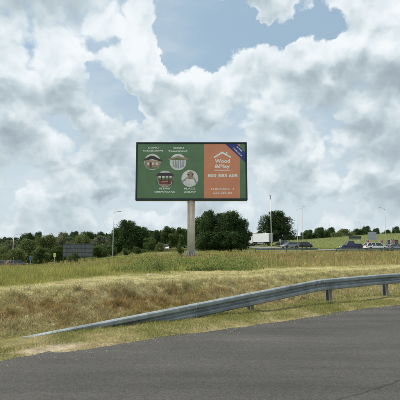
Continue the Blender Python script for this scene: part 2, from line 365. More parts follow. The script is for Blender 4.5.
def height(x, y):
    x = np.asarray(x, float); y = np.asarray(y, float)
    q, s = qs(x, y)
    z = -.05 + sst(q, ROAD_Q - .55, ROAD_Q + .45) * .085
    z = z + (fbm(x * 1.7, y * 1.7, 4) - .5) * .07 * sst(q, ROAD_Q - .5, ROAD_Q + .1)
    crest = 9.9 + (fbm(s * .55, s * 0 + 4, 3) - .5) * 1.1
    lip = (1 - sst(s, 4.5, 9.5)) * .75
    z = z + (1 - lip) * .47 * sst(q, 7.95, crest) + lip * (.19 * sst(q, 7.95, 9.4) + .30 * sst(q, crest - .55, crest - .05)) + (fbm(x * 2.6, y * 2.6, 4) - .5) * .26 * sst(q, 7.9, 8.5) * (1 - sst(q, 9.6, 11.5) * .8)
    far = sst(q, 14, 40)
    side = x / np.maximum(y, 5)                       # left of the view the land falls away, right of it it rises
    lo = -1.35 * sst(-side, -.02, .42) * far - 2.2 * sst(-side, .10, .48) * sst(y, 45, 88)
    hi = .08 * sst(side, 0, .3) * sst(y, 55, 70) + .55 * sst(side, -.02, .15) * sst(y, 70, 118)
    z = z - .14 * far + lo + hi
    top = 2.1 + 2.5 * sst(x, 22, 70)                  # embankment: a ridge that falls away behind its crest
    z = z + top * sst(y, 103, 134) * (1 - .85 * sst(y, 139, 158)) * sst(x, 14, 30)
    d = np.hypot(x + 1.0, y - 43.8)
    z = z + .10 * (1 - sst(d, 1.5, 6))
    z = z + (fbm(x * .22, y * .22, 3) - .5) * .22 * sst(q, 11, 20) * (1 - sst(d, 1, 5))
    back = sst(-q, .6, 2.0); z = z * (1 - back) + back * .05
    return z
def hz(x, y): return float(height(x, y))

def lerp3(a, b, t): return a + (b - a) * t[:, None]
STRAW = np.array([.515, .465, .25]); BROWN = np.array([.20, .145, .075]); GREEN = np.array([.105, .135, .035]); SAND = np.array([.30, .25, .17]); OLIVE = np.array([.20, .185, .06])
def ground_colour(x, y):
    q, s = qs(x, y); n1 = fbm(x * .9, y * .9, 4); n2 = fbm(x * .3 + 40, y * .3, 3); n3 = fbm(x * 2.2 + 9, y * 2.2, 3)
    c = lerp3(np.tile(np.array([.25, .20, .105]), (len(x), 1)), np.tile(np.array([.35, .305, .155]), (len(x), 1)), sst(q, 8.2, 10))
    c = lerp3(c, np.tile(OLIVE * .75, (len(x), 1)), (.35 + .65 * sst(n1, .42, .56)) * (1 - sst(q, 7.9, 8.6)))
    verge_sand = sst(n3, .52, .62) * (1 - sst(q, ROAD_Q + .1, ROAD_Q + .7)) * .5 + .8 * np.exp(-(((s - 1.6) / .55) ** 2) - ((q - 6.72) / .16) ** 2)
    c = lerp3(c, np.tile(SAND, (len(x), 1)), np.clip(verge_sand, 0, 1))
    bank = sst(q, 7.9, 8.4) * (1 - sst(q, 9.4, 10.2)) * (1 - sst(s, 4.5, 9) * .8)
    c = lerp3(c, np.tile(BROWN, (len(x), 1)), bank * (.45 + .55 * sst(n3, .4, .55)))
    c = lerp3(c, np.tile(OLIVE * .8, (len(x), 1)), sst(q - np.interp(s, [-8, 1.3, 6.2, 9.8, 22, 40], [10.9, 11.5, 14.3, 14.9, 13.3, 12.2]), -.3, .8))
    c = lerp3(c, np.tile(GREEN * 1.2, (len(x), 1)), sst(n2, .4, .6) * sst(q, 20, 40) * .7)
    emb = sst(y, 100, 108) * sst(x, 14, 26)
    c = lerp3(c, np.tile(np.array([.135, .155, .055]), (len(x), 1)), emb)
    d = np.hypot(x + 1.0, y - 43.8)
    c = lerp3(c, np.tile(SAND * .75, (len(x), 1)), (1 - sst(d, 1.6, 4.5)) * .8)
    return c

ys = np.concatenate([np.linspace(-40, 2, 22)[:-1], np.linspace(2, 5, 14)[:-1], np.linspace(5, 16, 190)[:-1], np.geomspace(16, 150, 190)[:-1], np.geomspace(150, 3000, 26)])
us = np.linspace(-1, 1, 400); us = np.sign(us) * np.abs(us) ** 1.25
wid = np.maximum(ys + 10, 18) * 1.35
GX = us[None, :] * wid[:, None]; GY = np.repeat(ys[:, None], len(us), 1)
GZ = height(GX, GY)
V = np.stack([GX, GY, GZ], -1).reshape(-1, 3); nu = len(us); nv = len(ys)
i0 = (np.arange(nv - 1)[:, None] * nu + np.arange(nu - 1)[None, :]).ravel()
T = np.concatenate([np.stack([i0, i0 + 1, i0 + nu + 1], 1), np.stack([i0, i0 + nu + 1, i0 + nu], 1)])
tag(tri_mesh('ground', V, T, MAT['ground'], ground_colour(V[:, 0], V[:, 1]), smooth=True), kind='structure')

# near road: a sheet that the verge rises through along a ragged edge
rd = MB(); S = np.linspace(-70, 110, 91)
for i in range(90):
    p = [xy(-1.6, S[i]), xy(-1.6, S[i + 1]), xy(ROAD_Q + .5, S[i + 1]), xy(ROAD_Q + .5, S[i])]
    rd.add([(a, b, 0.0) for a, b in p], [(0, 1, 2, 3)])
tag(rd.build('road', asphalt('asphalt', (.060, .0575, .0545))), kind='structure')

# far carriageway: a ribbon that follows the ground
def ribbon(name, path, w, mat, lift=.03):
    P = [Vector((a, b)) for a, b in path]; Q = []
    for i in range(len(P) - 1):
        n = max(2, int((P[i + 1] - P[i]).length / 2.5))
        for k in range(n): Q.append(P[i].lerp(P[i + 1], k / n))
    Q.append(P[-1]); m = MB(); vv = []; ff = []; NC = 6
    for i, p in enumerate(Q):
        t = (Q[min(i + 1, len(Q) - 1)] - Q[max(0, i - 1)]).normalized(); n = Vector((-t.y, t.x))
        row = [p + n * w * (k / (NC - 1) - .5) for k in range(NC)]; zz = max(hz(r.x, r.y) for r in row) + lift
        vv += [(r.x, r.y, zz) for r in row]
    for i in range(len(Q) - 1):
        for k in range(NC - 1): a = i * NC + k; ff.append((a, a + 1, a + NC + 1, a + NC))
    m.add(vv, ff); o = m.build(name, mat); return tag(o, kind='structure')
FAR_ASPH = asphalt('far_asphalt', (.17, .168, .16), seam=False)
ribbon('highway', [(150, 70), (75, 74), (45, 79), (30, 85), (22, 94), (17, 108), (12, 126), (-6, 150)], 9, FAR_ASPH)
ribbon('slip_road', [(34, 78.5), (18, 76), (4, 74), (-12, 73), (-45, 76), (-90, 82)], 6.5, FAR_ASPH)

# ------------------------------------------------------------------ grass
def blades(P, H, Wd, lean, C, seg=2):
    n = len(P); a = rng.random(n) * 2 * np.pi
    sx_ = np.stack([np.cos(a), np.sin(a), np.zeros(n)], 1) * Wd[:, None] * .5
    b = rng.random(n) * 2 * np.pi; ld = np.stack([np.cos(b), np.sin(b), np.zeros(n)], 1)
    up = np.array([0, 0, 1.0])
    cl = np.sqrt(np.maximum(0, 1 - np.minimum(lean, .995) ** 2))
    mid = P + ld * (H * lean * .35)[:, None] + up * (H * .55 * (cl * .6 + .4 * cl))[:, None]
    tip = P + ld * (H * lean)[:, None] + up * (H * cl)[:, None]
    Vv = np.stack([P - sx_, P + sx_, mid - sx_ * .7, mid + sx_ * .7, tip], 1).reshape(-1, 3)
    k = np.arange(n)[:, None] * 5
    Tt = np.concatenate([k + [0, 1, 3], k + [0, 3, 2], k + [2, 3, 4]])
    return Vv, Tt, np.repeat(C, 5, 0)
def scatter(n, fn):                    # fn maps two uniform arrays to x, y
    x, y = fn(rng.random(n), rng.random(n)); return x, y
def in_view(x, y, m=1.22): return (np.abs(x) < (y * .5 * m + 1.6)) & (y > 3.5)
def grass(name, x, y, H, Wd, lean, C, label, sink=.01):
    P = np.stack([x, y, height(x, y) - sink], 1)
    o = tri_mesh(name, *(lambda r: (r[0], r[1]))(None) if False else (lambda v, t, c: (v, t, MAT['grass'], c))(*blades(P, H, Wd, lean, C)))
    return tag(o, label, 'grass', kind='stuff')
def meadow_edge(s): return np.interp(s, [-8, 1.3, 6.2, 9.8, 22, 40], [10.9, 11.5, 14.3, 14.9, 13.3, 12.2]) + (fbm(s * .5, s * 0, 3) - .5) * .9
def jit(C, n, s=.25):
    return C * (1 + (rng.random((n, 1)) - .5) * 2 * s) * (1 + (rng.random((n, 3)) - .5) * .16)

def clumped(n, qlo, qhi, slo, shi, spread=.09, per=14):
    k = n // per; q = qlo + (qhi - qlo) * rng.random(k); s = slo + (shi - slo) * rng.random(k)
    q = np.repeat(q, per) + rng.normal(0, spread, k * per); s = np.repeat(s, per) + rng.normal(0, spread, k * per)
    return xy(q, s)
GCOL = lambda x, y, opts, w: None

# verge between asphalt and rail: short, green and straw mixed, thin towards the road
x, y = clumped(340000, 6.36, 8.1, -4, 24, .075, 20); q, s = qs(x, y)
keep = in_view(x, y) & (rng.random(len(x)) < sst(q, ROAD_Q - .22, ROAD_Q + .30) + .06) & ~((((s - 1.6) / .7) ** 2 + ((q - 6.72) / .16) ** 2) < .5 + rng.random(len(x)) * .7)
x, y, q, s = x[keep], y[keep], q[keep], s[keep]; n = len(x)
pn = fbm(x * 1.3, y * 1.3, 4); g = sst(pn + (rng.random(n) - .5) * .35, .40, .60)
C = jit(lerp3(np.tile(STRAW * .92, (n, 1)), np.tile(np.array([.23, .25, .07]), (n, 1)), np.clip(g * .75 + .08, 0, 1)), n, .38)
grass('verge_grass', x, y, (.02 + .05 * rng.random(n) ** 2) * (.7 + .8 * g), .004 + .004 * rng.random(n), .3 + .68 * rng.random(n), C, 'short patchy green and straw grass between asphalt and guard rail')

# bank face: dead brown thatch hanging in tussocks
def bank_tone(x, y, q, s):
    left = 1 - sst(s, 4.5, 10)
    return sst(fbm(x * 1.6, y * 1.6, 4) + .35 * (fbm(x * 6, y * 6, 2) - .5), .36, .62) * (.12 + .88 * left) * (1 - sst(q, 9.5, 10.2))
x, y = clumped(220000, 7.85, 10.5, -5, 22, .055, 22); q, s = qs(x, y)
keep = in_view(x, y); x, y, q, s = x[keep], y[keep], q[keep], s[keep]; n = len(x)
b = np.clip(bank_tone(x, y, q, s) + (rng.random(n) - .5) * .35, 0, 1)
C = lerp3(np.tile(STRAW * .88, (n, 1)), np.tile(np.array([.35, .26, .11]), (n, 1)), b)
g = sst(fbm(x * 1.3 + 31, y * 1.3, 4) + (rng.random(n) - .5) * .35, .46, .66) * .75
C = jit(lerp3(C, np.tile(np.array([.24, .24, .07]), (n, 1)), g), n, .42)
grass('bank_thatch', x, y, .03 + .13 * rng.random(n) ** 1.6, .005 + .006 * rng.random(n), .4 + .58 * rng.random(n), C, 'brown dead grass thatch on the bank behind the guard rail')
# long tussocks on the bank and along its lip
k = 2200; q = 8.2 + 2.6 * rng.random(k); s = -4 + 20 * rng.random(k); tx_, ty_ = xy(q, s); tn = bank_tone(tx_, ty_, q, s)
ok = in_view(tx_, ty_) & (rng.random(k) < .25 + .75 * tn); tx_, ty_, tn = tx_[ok], ty_[ok], tn[ok]; per = 46; k = len(tx_)
x = np.repeat(tx_, per) + rng.normal(0, .045, k * per); y = np.repeat(ty_, per) + rng.normal(0, .045, k * per); n = len(x)
C = jit(lerp3(np.tile(STRAW * .8, (n, 1)), np.tile(np.array([.32, .225, .095]), (n, 1)), np.repeat(tn, per)) * np.repeat(.65 + .7 * rng.random(k), per)[:, None], n, .3)
grass('bank_tussocks', x, y, np.repeat(.08 + .13 * rng.random(k), per) * (.5 + .8 * rng.random(n)), .006 + .005 * rng.random(n), .25 + .7 * rng.random(n), C, 'long dry tussocks hanging over the lip of the brown bank')

# mown straw above the bank
x, y = clumped(330000, 9.3, 16.0, -8, 36, .09, 18); q, s = qs(x, y)
bound = meadow_edge(s) + .15
keep = in_view(x, y) & (q < bound + rng.normal(0, .25, len(x))) & (rng.random(len(x)) < np.clip(16 / np.maximum(y, 8), .4, 1)); x, y, q, s = x[keep], y[keep], q[keep], s[keep]; n = len(x)
sw = fbm(q * 1.1, s * .16, 3)            # mower swaths run along the road
g = sst(fbm(x * .8 + 5, y * .8, 4) + .5 * (.5 - sw) + (rng.random(n) - .5) * .35, .44, .64) * .8
C = jit(lerp3(np.tile(STRAW * 1.02, (n, 1)), np.tile(np.array([.29, .295, .10]), (n, 1)), g) * (.78 + .44 * sst(sw, .35, .65))[:, None], n, .3)
grass('mown_straw', x, y, (.03 + .09 * rng.random(n) ** 1.8) * (.7 + .7 * sw), .005 + .005 * rng.random(n), .6 + .39 * rng.random(n), C, 'pale mown straw lying on the level ground above the bank')

# uncut meadow: yellow green on the left, brownish on the right, a lush band in front of the big billboard
def meadow(n, y0, y1, hk, wk, per, name, label):
    k = n // per; u = rng.random(k); yy = y0 + (y1 - y0) * u ** 1.15; xx = (rng.random(k) * 2 - 1) * (yy * .5 * 1.25 + 2)
    tint = np.repeat(.70 + .6 * rng.random(k), per); tall = np.repeat(.5 + 1.0 * rng.random(k) ** 3, per); dry = np.repeat(rng.random(k), per); sp = np.repeat(.05 + .004 * yy, per)
    xx = np.repeat(xx, per) + rng.normal(0, 1, k * per) * sp; yy = np.repeat(yy, per) + rng.normal(0, 1, k * per) * sp; n = len(xx); q, s = qs(xx, yy)
    bound = meadow_edge(s)
    d = np.hypot(xx + 1.0, yy - 43.8)
    keep = (q > bound + rng.normal(0, .2, n)) & (d > 1.9 + rng.random(n) * 2.2) & ~((np.abs(xx / np.maximum(yy, 1) - .05) < .10) & (yy > 31) & (yy < 47) & (rng.random(n) < .65))
    xx, yy, q, s, tint, tall, dry = (a[keep] for a in (xx, yy, q, s, tint, tall, dry)); n = len(xx); side = xx / yy
    pn = fbm(xx * .35, yy * .35, 4); fade = sst(q - bound[keep], -.2, 1.6)
    lush = np.exp(-(((side + .03) / .16) ** 2)) * np.exp(-(((q - 16.5) / 3.4) ** 2)) * sst(pn, .36, .55)
    lush = np.clip(lush * 1.2 + (tint - 1) * .5, 0, 1) * (lush > .08)
    C = lerp3(np.tile(np.array([.41, .39, .125]), (n, 1)), np.tile(np.array([.43, .35, .165]), (n, 1)), sst(side, .02, .2))
    C = lerp3(C, np.tile(np.array([.24, .265, .075]), (n, 1)), sst(pn + (dry - .5) * .6, .42, .62) * .85)
    C = lerp3(C, np.tile(np.array([.125, .195, .045]), (n, 1)), lush) * tint[:, None]
    H = hk * tall * (.6 + .6 * rng.random(n)) * (.5 + .9 * pn) * (1 + .5 * lush) * (.3 + .7 * fade)
    P = np.stack([xx, yy, height(xx, yy) - .02], 1)
    Vv, Tt, Cc = blades(P, H, wk * (.6 + .8 * rng.random(n)) * (1 + .8 * lush), .1 + .6 * rng.random(n), jit(C, n, .25))
    tag(tri_mesh(name, Vv, Tt, MAT['grass'], Cc), label, 'grass', kind='stuff')
meadow(150000, 11, 31, .36, .012, 12, 'meadow_grass', 'uncut yellow green meadow grass beyond the mown straw')
meadow(90000, 28, 74, .40, .030, 9, 'far_meadow_grass', 'taller brownish meadow grass reaching back to the far road')
n = 4200; yy = 12 + 34 * rng.random(n) ** 1.2; xx = (rng.random(n) * 2 - 1) * (yy * .6 + 2); q, s = qs(xx, yy)
ok = (q > meadow_edge(s) + .5) & (np.hypot(xx + 1, yy - 43.8) > 4) & (fbm(xx * .3 + 60, yy * .3, 3) + .25 * (rng.random(n) - .5) > .40 + .16 * (xx < 0)); xx, yy = xx[ok], yy[ok]; n = len(xx)
H = .35 + .35 * rng.random(n); base = np.stack([xx, yy, height(xx, yy)], 1); Cs = jit(np.tile(np.array([.34, .26, .12]), (n, 1)), n, .3)
V1, T1, C1 = blades(base, H, .006 + .0003 * yy, .05 + .25 * rng.random(n), Cs); tips = V1.reshape(-1, 5, 3)[:, 4]
V2, T2, C2 = blades(tips - [0, 0, .10], .14 + .06 * rng.random(n), .018 + .0006 * yy, .1 + .3 * rng.random(n), jit(lerp3(np.tile(np.array([.36, .25, .13]), (n, 1)), np.tile(np.array([.29, .18, .10]), (n, 1)), (rng.random(n) < .3).astype(float)), n, .3))
tag(tri_mesh('seed_stalks', np.concatenate([V1, V2]), np.concatenate([T1, T2 + len(V1)]), MAT['grass'], np.concatenate([C1, C2])), 'brown seed stalks standing above the meadow grass', 'grass', kind='stuff')

# leafy nettles in the lush band
k = 2400; sd_ = rng.normal(-.03, .085, k); q = 13.6 + np.abs(rng.normal(0, 3.6, k)); yy = q / (EDX - EDY * sd_); xx = sd_ * yy
ok = (fbm(xx * .45, yy * .45, 3) > .50) & (rng.random(k) < .7) & (sd_ > -.25) & (sd_ < .17) & (np.hypot(xx + 1, yy - 43.8) > 3); xx, yy = xx[ok], yy[ok]; k = len(xx); per = 30; hh = .10 + .55 * rng.random(k) ** 2.2
f = rng.random((k, per)); P = np.stack([xx[:, None] + rng.normal(0, .10, (k, per)), yy[:, None] + rng.normal(0, .10, (k, per)), height(xx, yy)[:, None] + hh[:, None] * (.12 + .9 * f)], -1).reshape(-1, 3); n = len(P)
N = rng.normal(size=(n, 3)) * .6 + [0, -.2, .8]; N /= np.linalg.norm(N, axis=1)[:, None]; A = np.cross(N, rng.normal(size=(n, 3))); A /= np.linalg.norm(A, axis=1)[:, None]; Bv = np.cross(N, A); sz = .018 + .034 * rng.random(n)
Vv = np.stack([P - A * sz[:, None], P + Bv * sz[:, None] * .45, P + A * sz[:, None], P - Bv * sz[:, None] * .45], 1).reshape(-1, 3); kk = np.arange(n)[:, None] * 4
C = np.array([.17, .21, .06]) * np.repeat(.7 + .6 * rng.random(k), per)[:, None] * (.7 + .6 * rng.random((n, 1)))
tag(tri_mesh('nettles', Vv, np.concatenate([kk + [0, 1, 2], kk + [0, 2, 3]]), MAT['grass'], np.repeat(C, 4, 0)), 'bright green leafy weeds in front of the large billboard', 'weeds', kind='stuff')

# weeds on the far embankment and along the far road
n = 130000; yy = 84 + 58 * rng.random(n); xx = -60 + 170 * rng.random(n)
on = (np.abs(xx) < yy * .66); xx, yy = xx[on], yy[on]
def road_dist(x, y, path):
    d = np.full(len(x), 1e9)
    for (a, b), (c, e) in zip(path[:-1], path[1:]):
        t = np.clip(((x - a) * (c - a) + (y - b) * (e - b)) / ((c - a) ** 2 + (e - b) ** 2), 0, 1); d = np.minimum(d, np.hypot(x - a - t * (c - a), y - b - t * (e - b)))
    return d
on = road_dist(xx, yy, [(150, 70), (75, 74), (45, 79), (30, 85), (22, 94), (17, 108), (12, 126), (-6, 150)]) > 5.2; xx, yy = xx[on], yy[on]; n = len(xx)
pn = fbm(xx * .16, yy * .16, 4)
yl = np.exp(-((xx - 33) / 9) ** 2) * np.exp(-((yy - 108) / 9) ** 2)
C = lerp3(np.tile(np.array([.115, .145, .048]), (n, 1)), np.tile(np.array([.19, .19, .068]), (n, 1)), sst(pn, .4, .65)); C = lerp3(C, np.tile(np.array([.36, .34, .05]), (n, 1)), np.clip(yl * 1.1, 0, 1) * (rng.random(n) < .6))
P = np.stack([xx, yy, height(xx, yy) - .02], 1)
tag(tri_mesh('embankment_weeds', *(lambda v, t, c: (v, t, MAT['grass'], c))(*blades(P, .08 + .20 * rng.random(n) * (.4 + pn), .03 + .04 * rng.random(n), .1 + .6 * rng.random(n), jit(C, n, .3)))),
    'green weeds with yellow flowers covering the far embankment', 'weeds', kind='stuff')

n = 5200; q = ROAD_Q - .12 + rng.normal(0, .16, n); s = -5 + 27 * rng.random(n); q = np.where(rng.random(n) < .12, q - .5 * rng.random(n), q); xx, yy = xy(q, s); ok = in_view(xx, yy); xx, yy = xx[ok], yy[ok]; n = len(xx)
r_ = .003 + .006 * rng.random(n) ** 2; zz = np.maximum(height(xx, yy), 0.0); OCT = np.array([[1, 0, 0], [-1, 0, 0], [0, 1, 0], [0, -1, 0], [0, 0, .8], [0, 0, -.8]])
Vv = (np.stack([xx, yy, zz + r_ * .5], 1)[:, None, :] + OCT[None] * r_[:, None, None] * (.7 + .6 * rng.random((n, 6, 1)))).reshape(-1, 3); kk = np.arange(n)[:, None] * 6
Tt = np.concatenate([kk + t for t in ([0, 2, 4], [2, 1, 4], [1, 3, 4], [3, 0, 4], [2, 0, 5], [1, 2, 5], [3, 1, 5], [0, 3, 5])])
tag(tri_mesh('edge_gravel', Vv, Tt, MAT['grass_opaque'], np.repeat(jit(np.tile(np.array([.34, .31, .255]), (n, 1)), n, .45), 6, 0)), 'loose gravel scattered along the edge of the asphalt', 'gravel', kind='stuff')

# ------------------------------------------------------------------ guard rail by the road
WPROF = [(.004, .157), (.050, .150), (.082, .134), (.088, .118), (.088, .072), (.082, .056), (.046, .042), (.004, .026), (0, .0), (.004, -.026), (.046, -.042), (.082, -.056), (.088, -.072), (.088, -.118), (.082, -.134), (.050, -.150), (.004, -.157)]
RAIL_Q = lambda s: 7.78 - .02 * (s - 2)
def rail_z(s): # centre height of the beam
    t = min(1.0, (s - 1.35) / (8.85 - 1.35))
    z = -.125 + .66 * t
    if s > 8.85: z = .535 + min(.03, (s - 8.85) * .012)
    return z
rail = empty('guard_rail', (*xy(RAIL_Q(9), 9), 0.03)); RO = Vector(rail.location)
tag(rail, 'galvanised steel guard rail sloping down into the grass beside the near road', 'guard rail')
def rail_pt(s, d, z):
    a, b = xy(RAIL_Q(s) - d, s); return Vector((a, b, z)) - RO
def beam(s0, s1, off):
    m = MB(); ns = max(2, int((s1 - s0) / .25)); vv = []; ff = []; n = len(WPROF); th = .004
    for i in range(ns + 1):
        s = s0 + (s1 - s0) * i / ns; zc = rail_z(s)
        for d, z in WPROF: vv.append(rail_pt(s, d + off, zc + z))
        for d, z in reversed(WPROF): vv.append(rail_pt(s, d + off - th, zc + z))
    N = 2 * n
    for i in range(ns):
        for k in range(N): j = (k + 1) % N; ff.append((i * N + k, i * N + j, (i + 1) * N + j, (i + 1) * N + k))
    ff.append(tuple(range(N))); ff.append(tuple(range((ns + 1) * N - 1, ns * N - 1, -1)))
    m.add(vv, ff); return m
joints = [.9, 4.75, 8.85, 12.85, 16.85, 20.85, 24.85, 28.85]
for i in range(len(joints) - 1):
    bo = beam(joints[i] - .16, joints[i + 1] + .16, .004 if i % 2 else 0.010).build('rail_beam', MAT['galv'], rail)
    # lap bolts
    for ds in (-.1, .1):
        for dz in (.0, .118, -.118):
            s = joints[i + 1] + ds; c = rail_pt(s, .010 + (.084 if dz else 0), rail_z(s) + dz * .8); o_ = rail_pt(s, .028 + (.084 if dz else 0), rail_z(s) + dz * .8)
            if i < 4: MB().tube([c, o_], .016, 8).build('bolt', MAT['galv_dull'], bo)
for s in (4.0, 6.55, 9.37, 12.0, 14.2, 16.6, 19.0, 21.4, 23.8, 26.2):
    a, b = xy(RAIL_Q(s) + .10, s); g = hz(a, b); top = rail_z(s) + .10
    if top < g + .05: continue
    m = MB(); t_ = .006; w = .07; dp = .11      # C section, open to the back
    sec = [(-w, 0), (w, 0), (w, dp), (w - .02, dp), (w - .02, dp - t_), (w - t_, dp - t_), (w - t_, t_), (-w + t_, t_), (-w + t_, dp - t_), (-w + .02, dp - t_), (-w + .02, dp), (-w, dp)]
    sec = [(dp / 2 - v, u + w) for u, v in sec]      # web across the rail line, open side towards the buried end
    lo = [rail_pt(s + u, -.055 - v, g - .35) for u, v in sec]; up = [rail_pt(s + u, -.055 - v, top) for u, v in sec]
    k = len(sec); m.add(lo + up, [(i, (i + 1) % k, k + (i + 1) % k, k + i) for i in range(k)] + [(0, 1, 6 + 0, 7), (k, k + 1, k + 6, k + 7), (1, 2, 3, 4, 5, 6), (k + 1, k + 2, k + 3, k + 4, k + 5, k + 6), (0, 7, 8, 9, 10, 11), (k, k + 7, k + 8, k + 9, k + 10, k + 11)])
    po = m.build('post', MAT['post'], rail)
    sp = MB(); 
    lo = [rail_pt(s + u, v, rail_z(s) - .07) for u, v in ((-.04, .0), (.04, .0), (.04, -.054), (-.04, -.054))]
    up = [rail_pt(s + u, v, rail_z(s) + .07) for u, v in ((-.04, .0), (.04, .0), (.04, -.054), (-.04, -.054))]
    sp.add(lo + up, [(0, 1, 2, 3), (4, 5, 6, 7), (0, 1, 5, 4), (1, 2, 6, 5), (2, 3, 7, 6), (3, 0, 4, 7)]).build('spacer', MAT['galv_dull'], rail)

# ------------------------------------------------------------------ the big billboard
BY = 43.6
p0, p1 = at(136.3, 142.2, BY), at(247.6, 200.4, BY)
cx = at(191.0, 230, BY).x; bz = hz(cx, BY)
bb = empty('billboard', (cx, BY, bz))
tag(bb, 'large billboard on a single round pole with green and orange poster', 'billboard')
def rel(px, py, dy=0.0): v = at(px, py, BY); return Vector((v.x - cx, dy, v.z - bz))
a, b = rel(136.3, 142.2), rel(247.6, 200.4)
bw, bh = b.x - a.x, a.z - b.z; bc = ((a.x + b.x) / 2, (a.z + b.z) / 2)
FR = .17
core = MB().box((bc[0], .42, bc[1]), (bw - .1, .74, bh - .1)).build('board_core', MAT['frame'], bb)
for nm, c, d in (('frame_bar', (bc[0], .40, a.z - FR / 2), (bw, .88, FR)), ('frame_bar', (bc[0], .40, b.z + FR * .65), (bw, .88, FR * 1.3)),
                 ('frame_bar', (a.x + FR / 2, .40, bc[1] + .03), (FR, .86, bh - 2.35 * FR)), ('frame_bar', (b.x - FR / 2, .40, bc[1] + .03), (FR, .86, bh - 2.35 * FR))):
    MB().box(c, d, bev=.015).build(nm, MAT['frame'], bb)
# printed sheet, built as stacked thin sheets
DEP = {'pgreen': 0.0}
poster = MB(); pa, pb = Vector((a.x + FR + .004, 0, a.z - FR - .004)), Vector((b.x - FR - .004, 0, b.z + FR * 1.3 + .004))
poster = MB().box(((pa.x + pb.x) / 2, .045, (pa.z + pb.z) / 2), (pb.x - pa.x, .02, pa.z - pb.z)).build('poster', MAT['pgreen'], bb)
def sheet(name, pts, mat, layer, parent=poster, px=True):
    y0 = .045 - .011 - .004 * layer
    P = [rel(*p) if px else Vector((p[0], 0, p[1])) for p in pts]
    P = [(min(max(p.x, pa.x), pb.x), min(max(p.z, pb.z), pa.z)) for p in P]
    n = len(P); m = MB(); m.add([(u, y0, w) for u, w in P], [tuple(range(n))])
    return m.build(name, MAT[mat], parent)
def disc(cx_, cy_, r, r2=None, n=40, a0=0, a1=360): return [(cx_ + r * math.cos(R(a0 + (a1 - a0) * k / n)), cy_ + (r2 or r) * math.sin(R(a0 + (a1 - a0) * k / n))) for k in range(n)]
def line_text(name, body, px, py, wpx, mat, layer=2, hpx=None, rot=0.0, parent=poster, bold=0.0):
    cu = bpy.data.curves.new(name, 'FONT'); cu.body = body; cu.align_x = 'CENTER'; cu.align_y = 'CENTER'; cu.resolution_u = 3; cu.offset = bold
    o = bpy.data.objects.new(name, cu); COL.objects.link(o); bpy.context.view_layer.update()
    dg = bpy.context.evaluated_depsgraph_get(); me = bpy.data.meshes.new_from_object(o.evaluated_get(dg)); bpy.data.objects.remove(o)
    co = np.empty(len(me.vertices) * 3); me.vertices.foreach_get('co', co); co = co.reshape(-1, 3)
    lo, hi_ = co.min(0), co.max(0); co -= (lo + hi_) / 2
    k = wpx * BY / FPX / (hi_[0] - lo[0]); kz = k if hpx is None else hpx * BY / FPX / (hi_[1] - lo[1])
    u, w = co[:, 0] * k, co[:, 1] * kz; ca, sa = math.cos(rot), math.sin(rot)
    c = rel(px, py); new = np.stack([c.x + u * ca - w * sa, np.full(len(u), .045 - .011 - .004 * layer), c.z + u * sa + w * ca], 1)
    me.vertices.foreach_set('co', new.ravel()); me.update(); me.materials.clear(); me.materials.append(MAT[mat])
    o = bpy.data.objects.new(name, me); COL.objects.link(o); o.parent = parent; return o
sheet('orange_field', [(204.2, 140), (240.2, 140), (240.2, 202), (204.2, 202)], 'porange', 1)
# round pictures: a cabin, a deck, a gazebo, a playground
sheet('cabin_picture', disc(152.4, 161.8, 8.1), 'ppale', 1)
sheet('cabin_wall', [(144.6, 160), (160.5, 160.6), (159.8, 165.6), (157.5, 167.6), (147, 167.6), (145.2, 165)], 'pbrown', 2)
sheet('cabin_roof', [(142.2, 160.2), (150.6, 155.6), (154.5, 156.2), (163.6, 160.9), (160.2, 161.2), (152.5, 159.1), (145.2, 160.4)], 'pdark', 3)
for k in (148.2, 152.8, 157): sheet('cabin_window', [(k - .8, 162.4), (k + .8, 162.4), (k + .8, 164.8), (k - .8, 164.8)], 'ppale', 3)
sheet('cabin_door', [(150.0, 162.2), (151.4, 162.2), (151.4, 167.4), (150.0, 167.4)], 'pdark', 4)
sheet('cabin_lawn', [(146.6, 167.2), (158.2, 167.2), (156.2, 168.6), (152.4, 169.3), (148.6, 168.6)], 'pgreen2', 3)
sheet('deck_picture', disc(178, 162.0, 8.3), 'ppale', 1)
for k in range(5):
    u = 172.6 + k * 2.5; sheet('deck_board', [(u, 160), (u + .9, 160), (u + 1.7 - (k - 2) * .2, 168.4 - abs(k - 2) * .7), (u - .1 - (k - 2) * .2, 168.4 - abs(k - 2) * .7)], 'pgreyblue', 2)
sheet('deck_awning', [(167.3, 158.8), (171, 158.2), (178, 155.8), (185.5, 158.0), (188.8, 158.6), (188.2, 160.0), (178, 157.6), (168.3, 160.0)], 'pbrown', 3)
sheet('deck_hedge', [(171.6, 157.4), (184.6, 157.4), (185.6, 159.9), (170.6, 159.9)], 'pgreen2', 2)
sheet('gazebo_picture', disc(165, 178.8, 8.2), 'ppale', 1)
sheet('gazebo_hedge', [(158.0, 177.6), (172.2, 177.6), (172.6, 179.8), (157.6, 179.8)], 'pgreen2', 2)
sheet('gazebo_floor', [(158.6, 183.6), (171.6, 183.6), (169.2, 185.8), (165, 186.8), (160.8, 185.8)], 'pbrown', 2)
sheet('gazebo_roof', [(156.2, 174.6), (160, 172.6), (170, 172.6), (174, 174.8), (173.4, 175.8), (156.6, 175.8)], 'pdark', 3)
sheet('gazebo_rail', [(158.4, 179.6), (171.8, 179.6), (171.0, 183.8), (159.2, 183.8)], 'pred', 2)
for k in (157.9, 161.4, 165.2, 168.8, 172.2): sheet('gazebo_post', [(k - .45, 175.2), (k + .45, 175.2), (k + .45, 183.4), (k - .45, 183.4)], 'pdark', 4)
sheet('gazebo_bench', [(161, 181.4), (168, 180.9), (168, 182.0), (161, 182.5)], 'pbrown', 5)
sheet('playground_picture', disc(189.8, 178.4, 8.4), 'ppale', 1)
sheet('playground_tower', [(187.4, 172.6), (190.6, 171.0), (193.6, 172.8), (193.2, 179.6), (187.8, 179.6)], 'pbrown', 2)
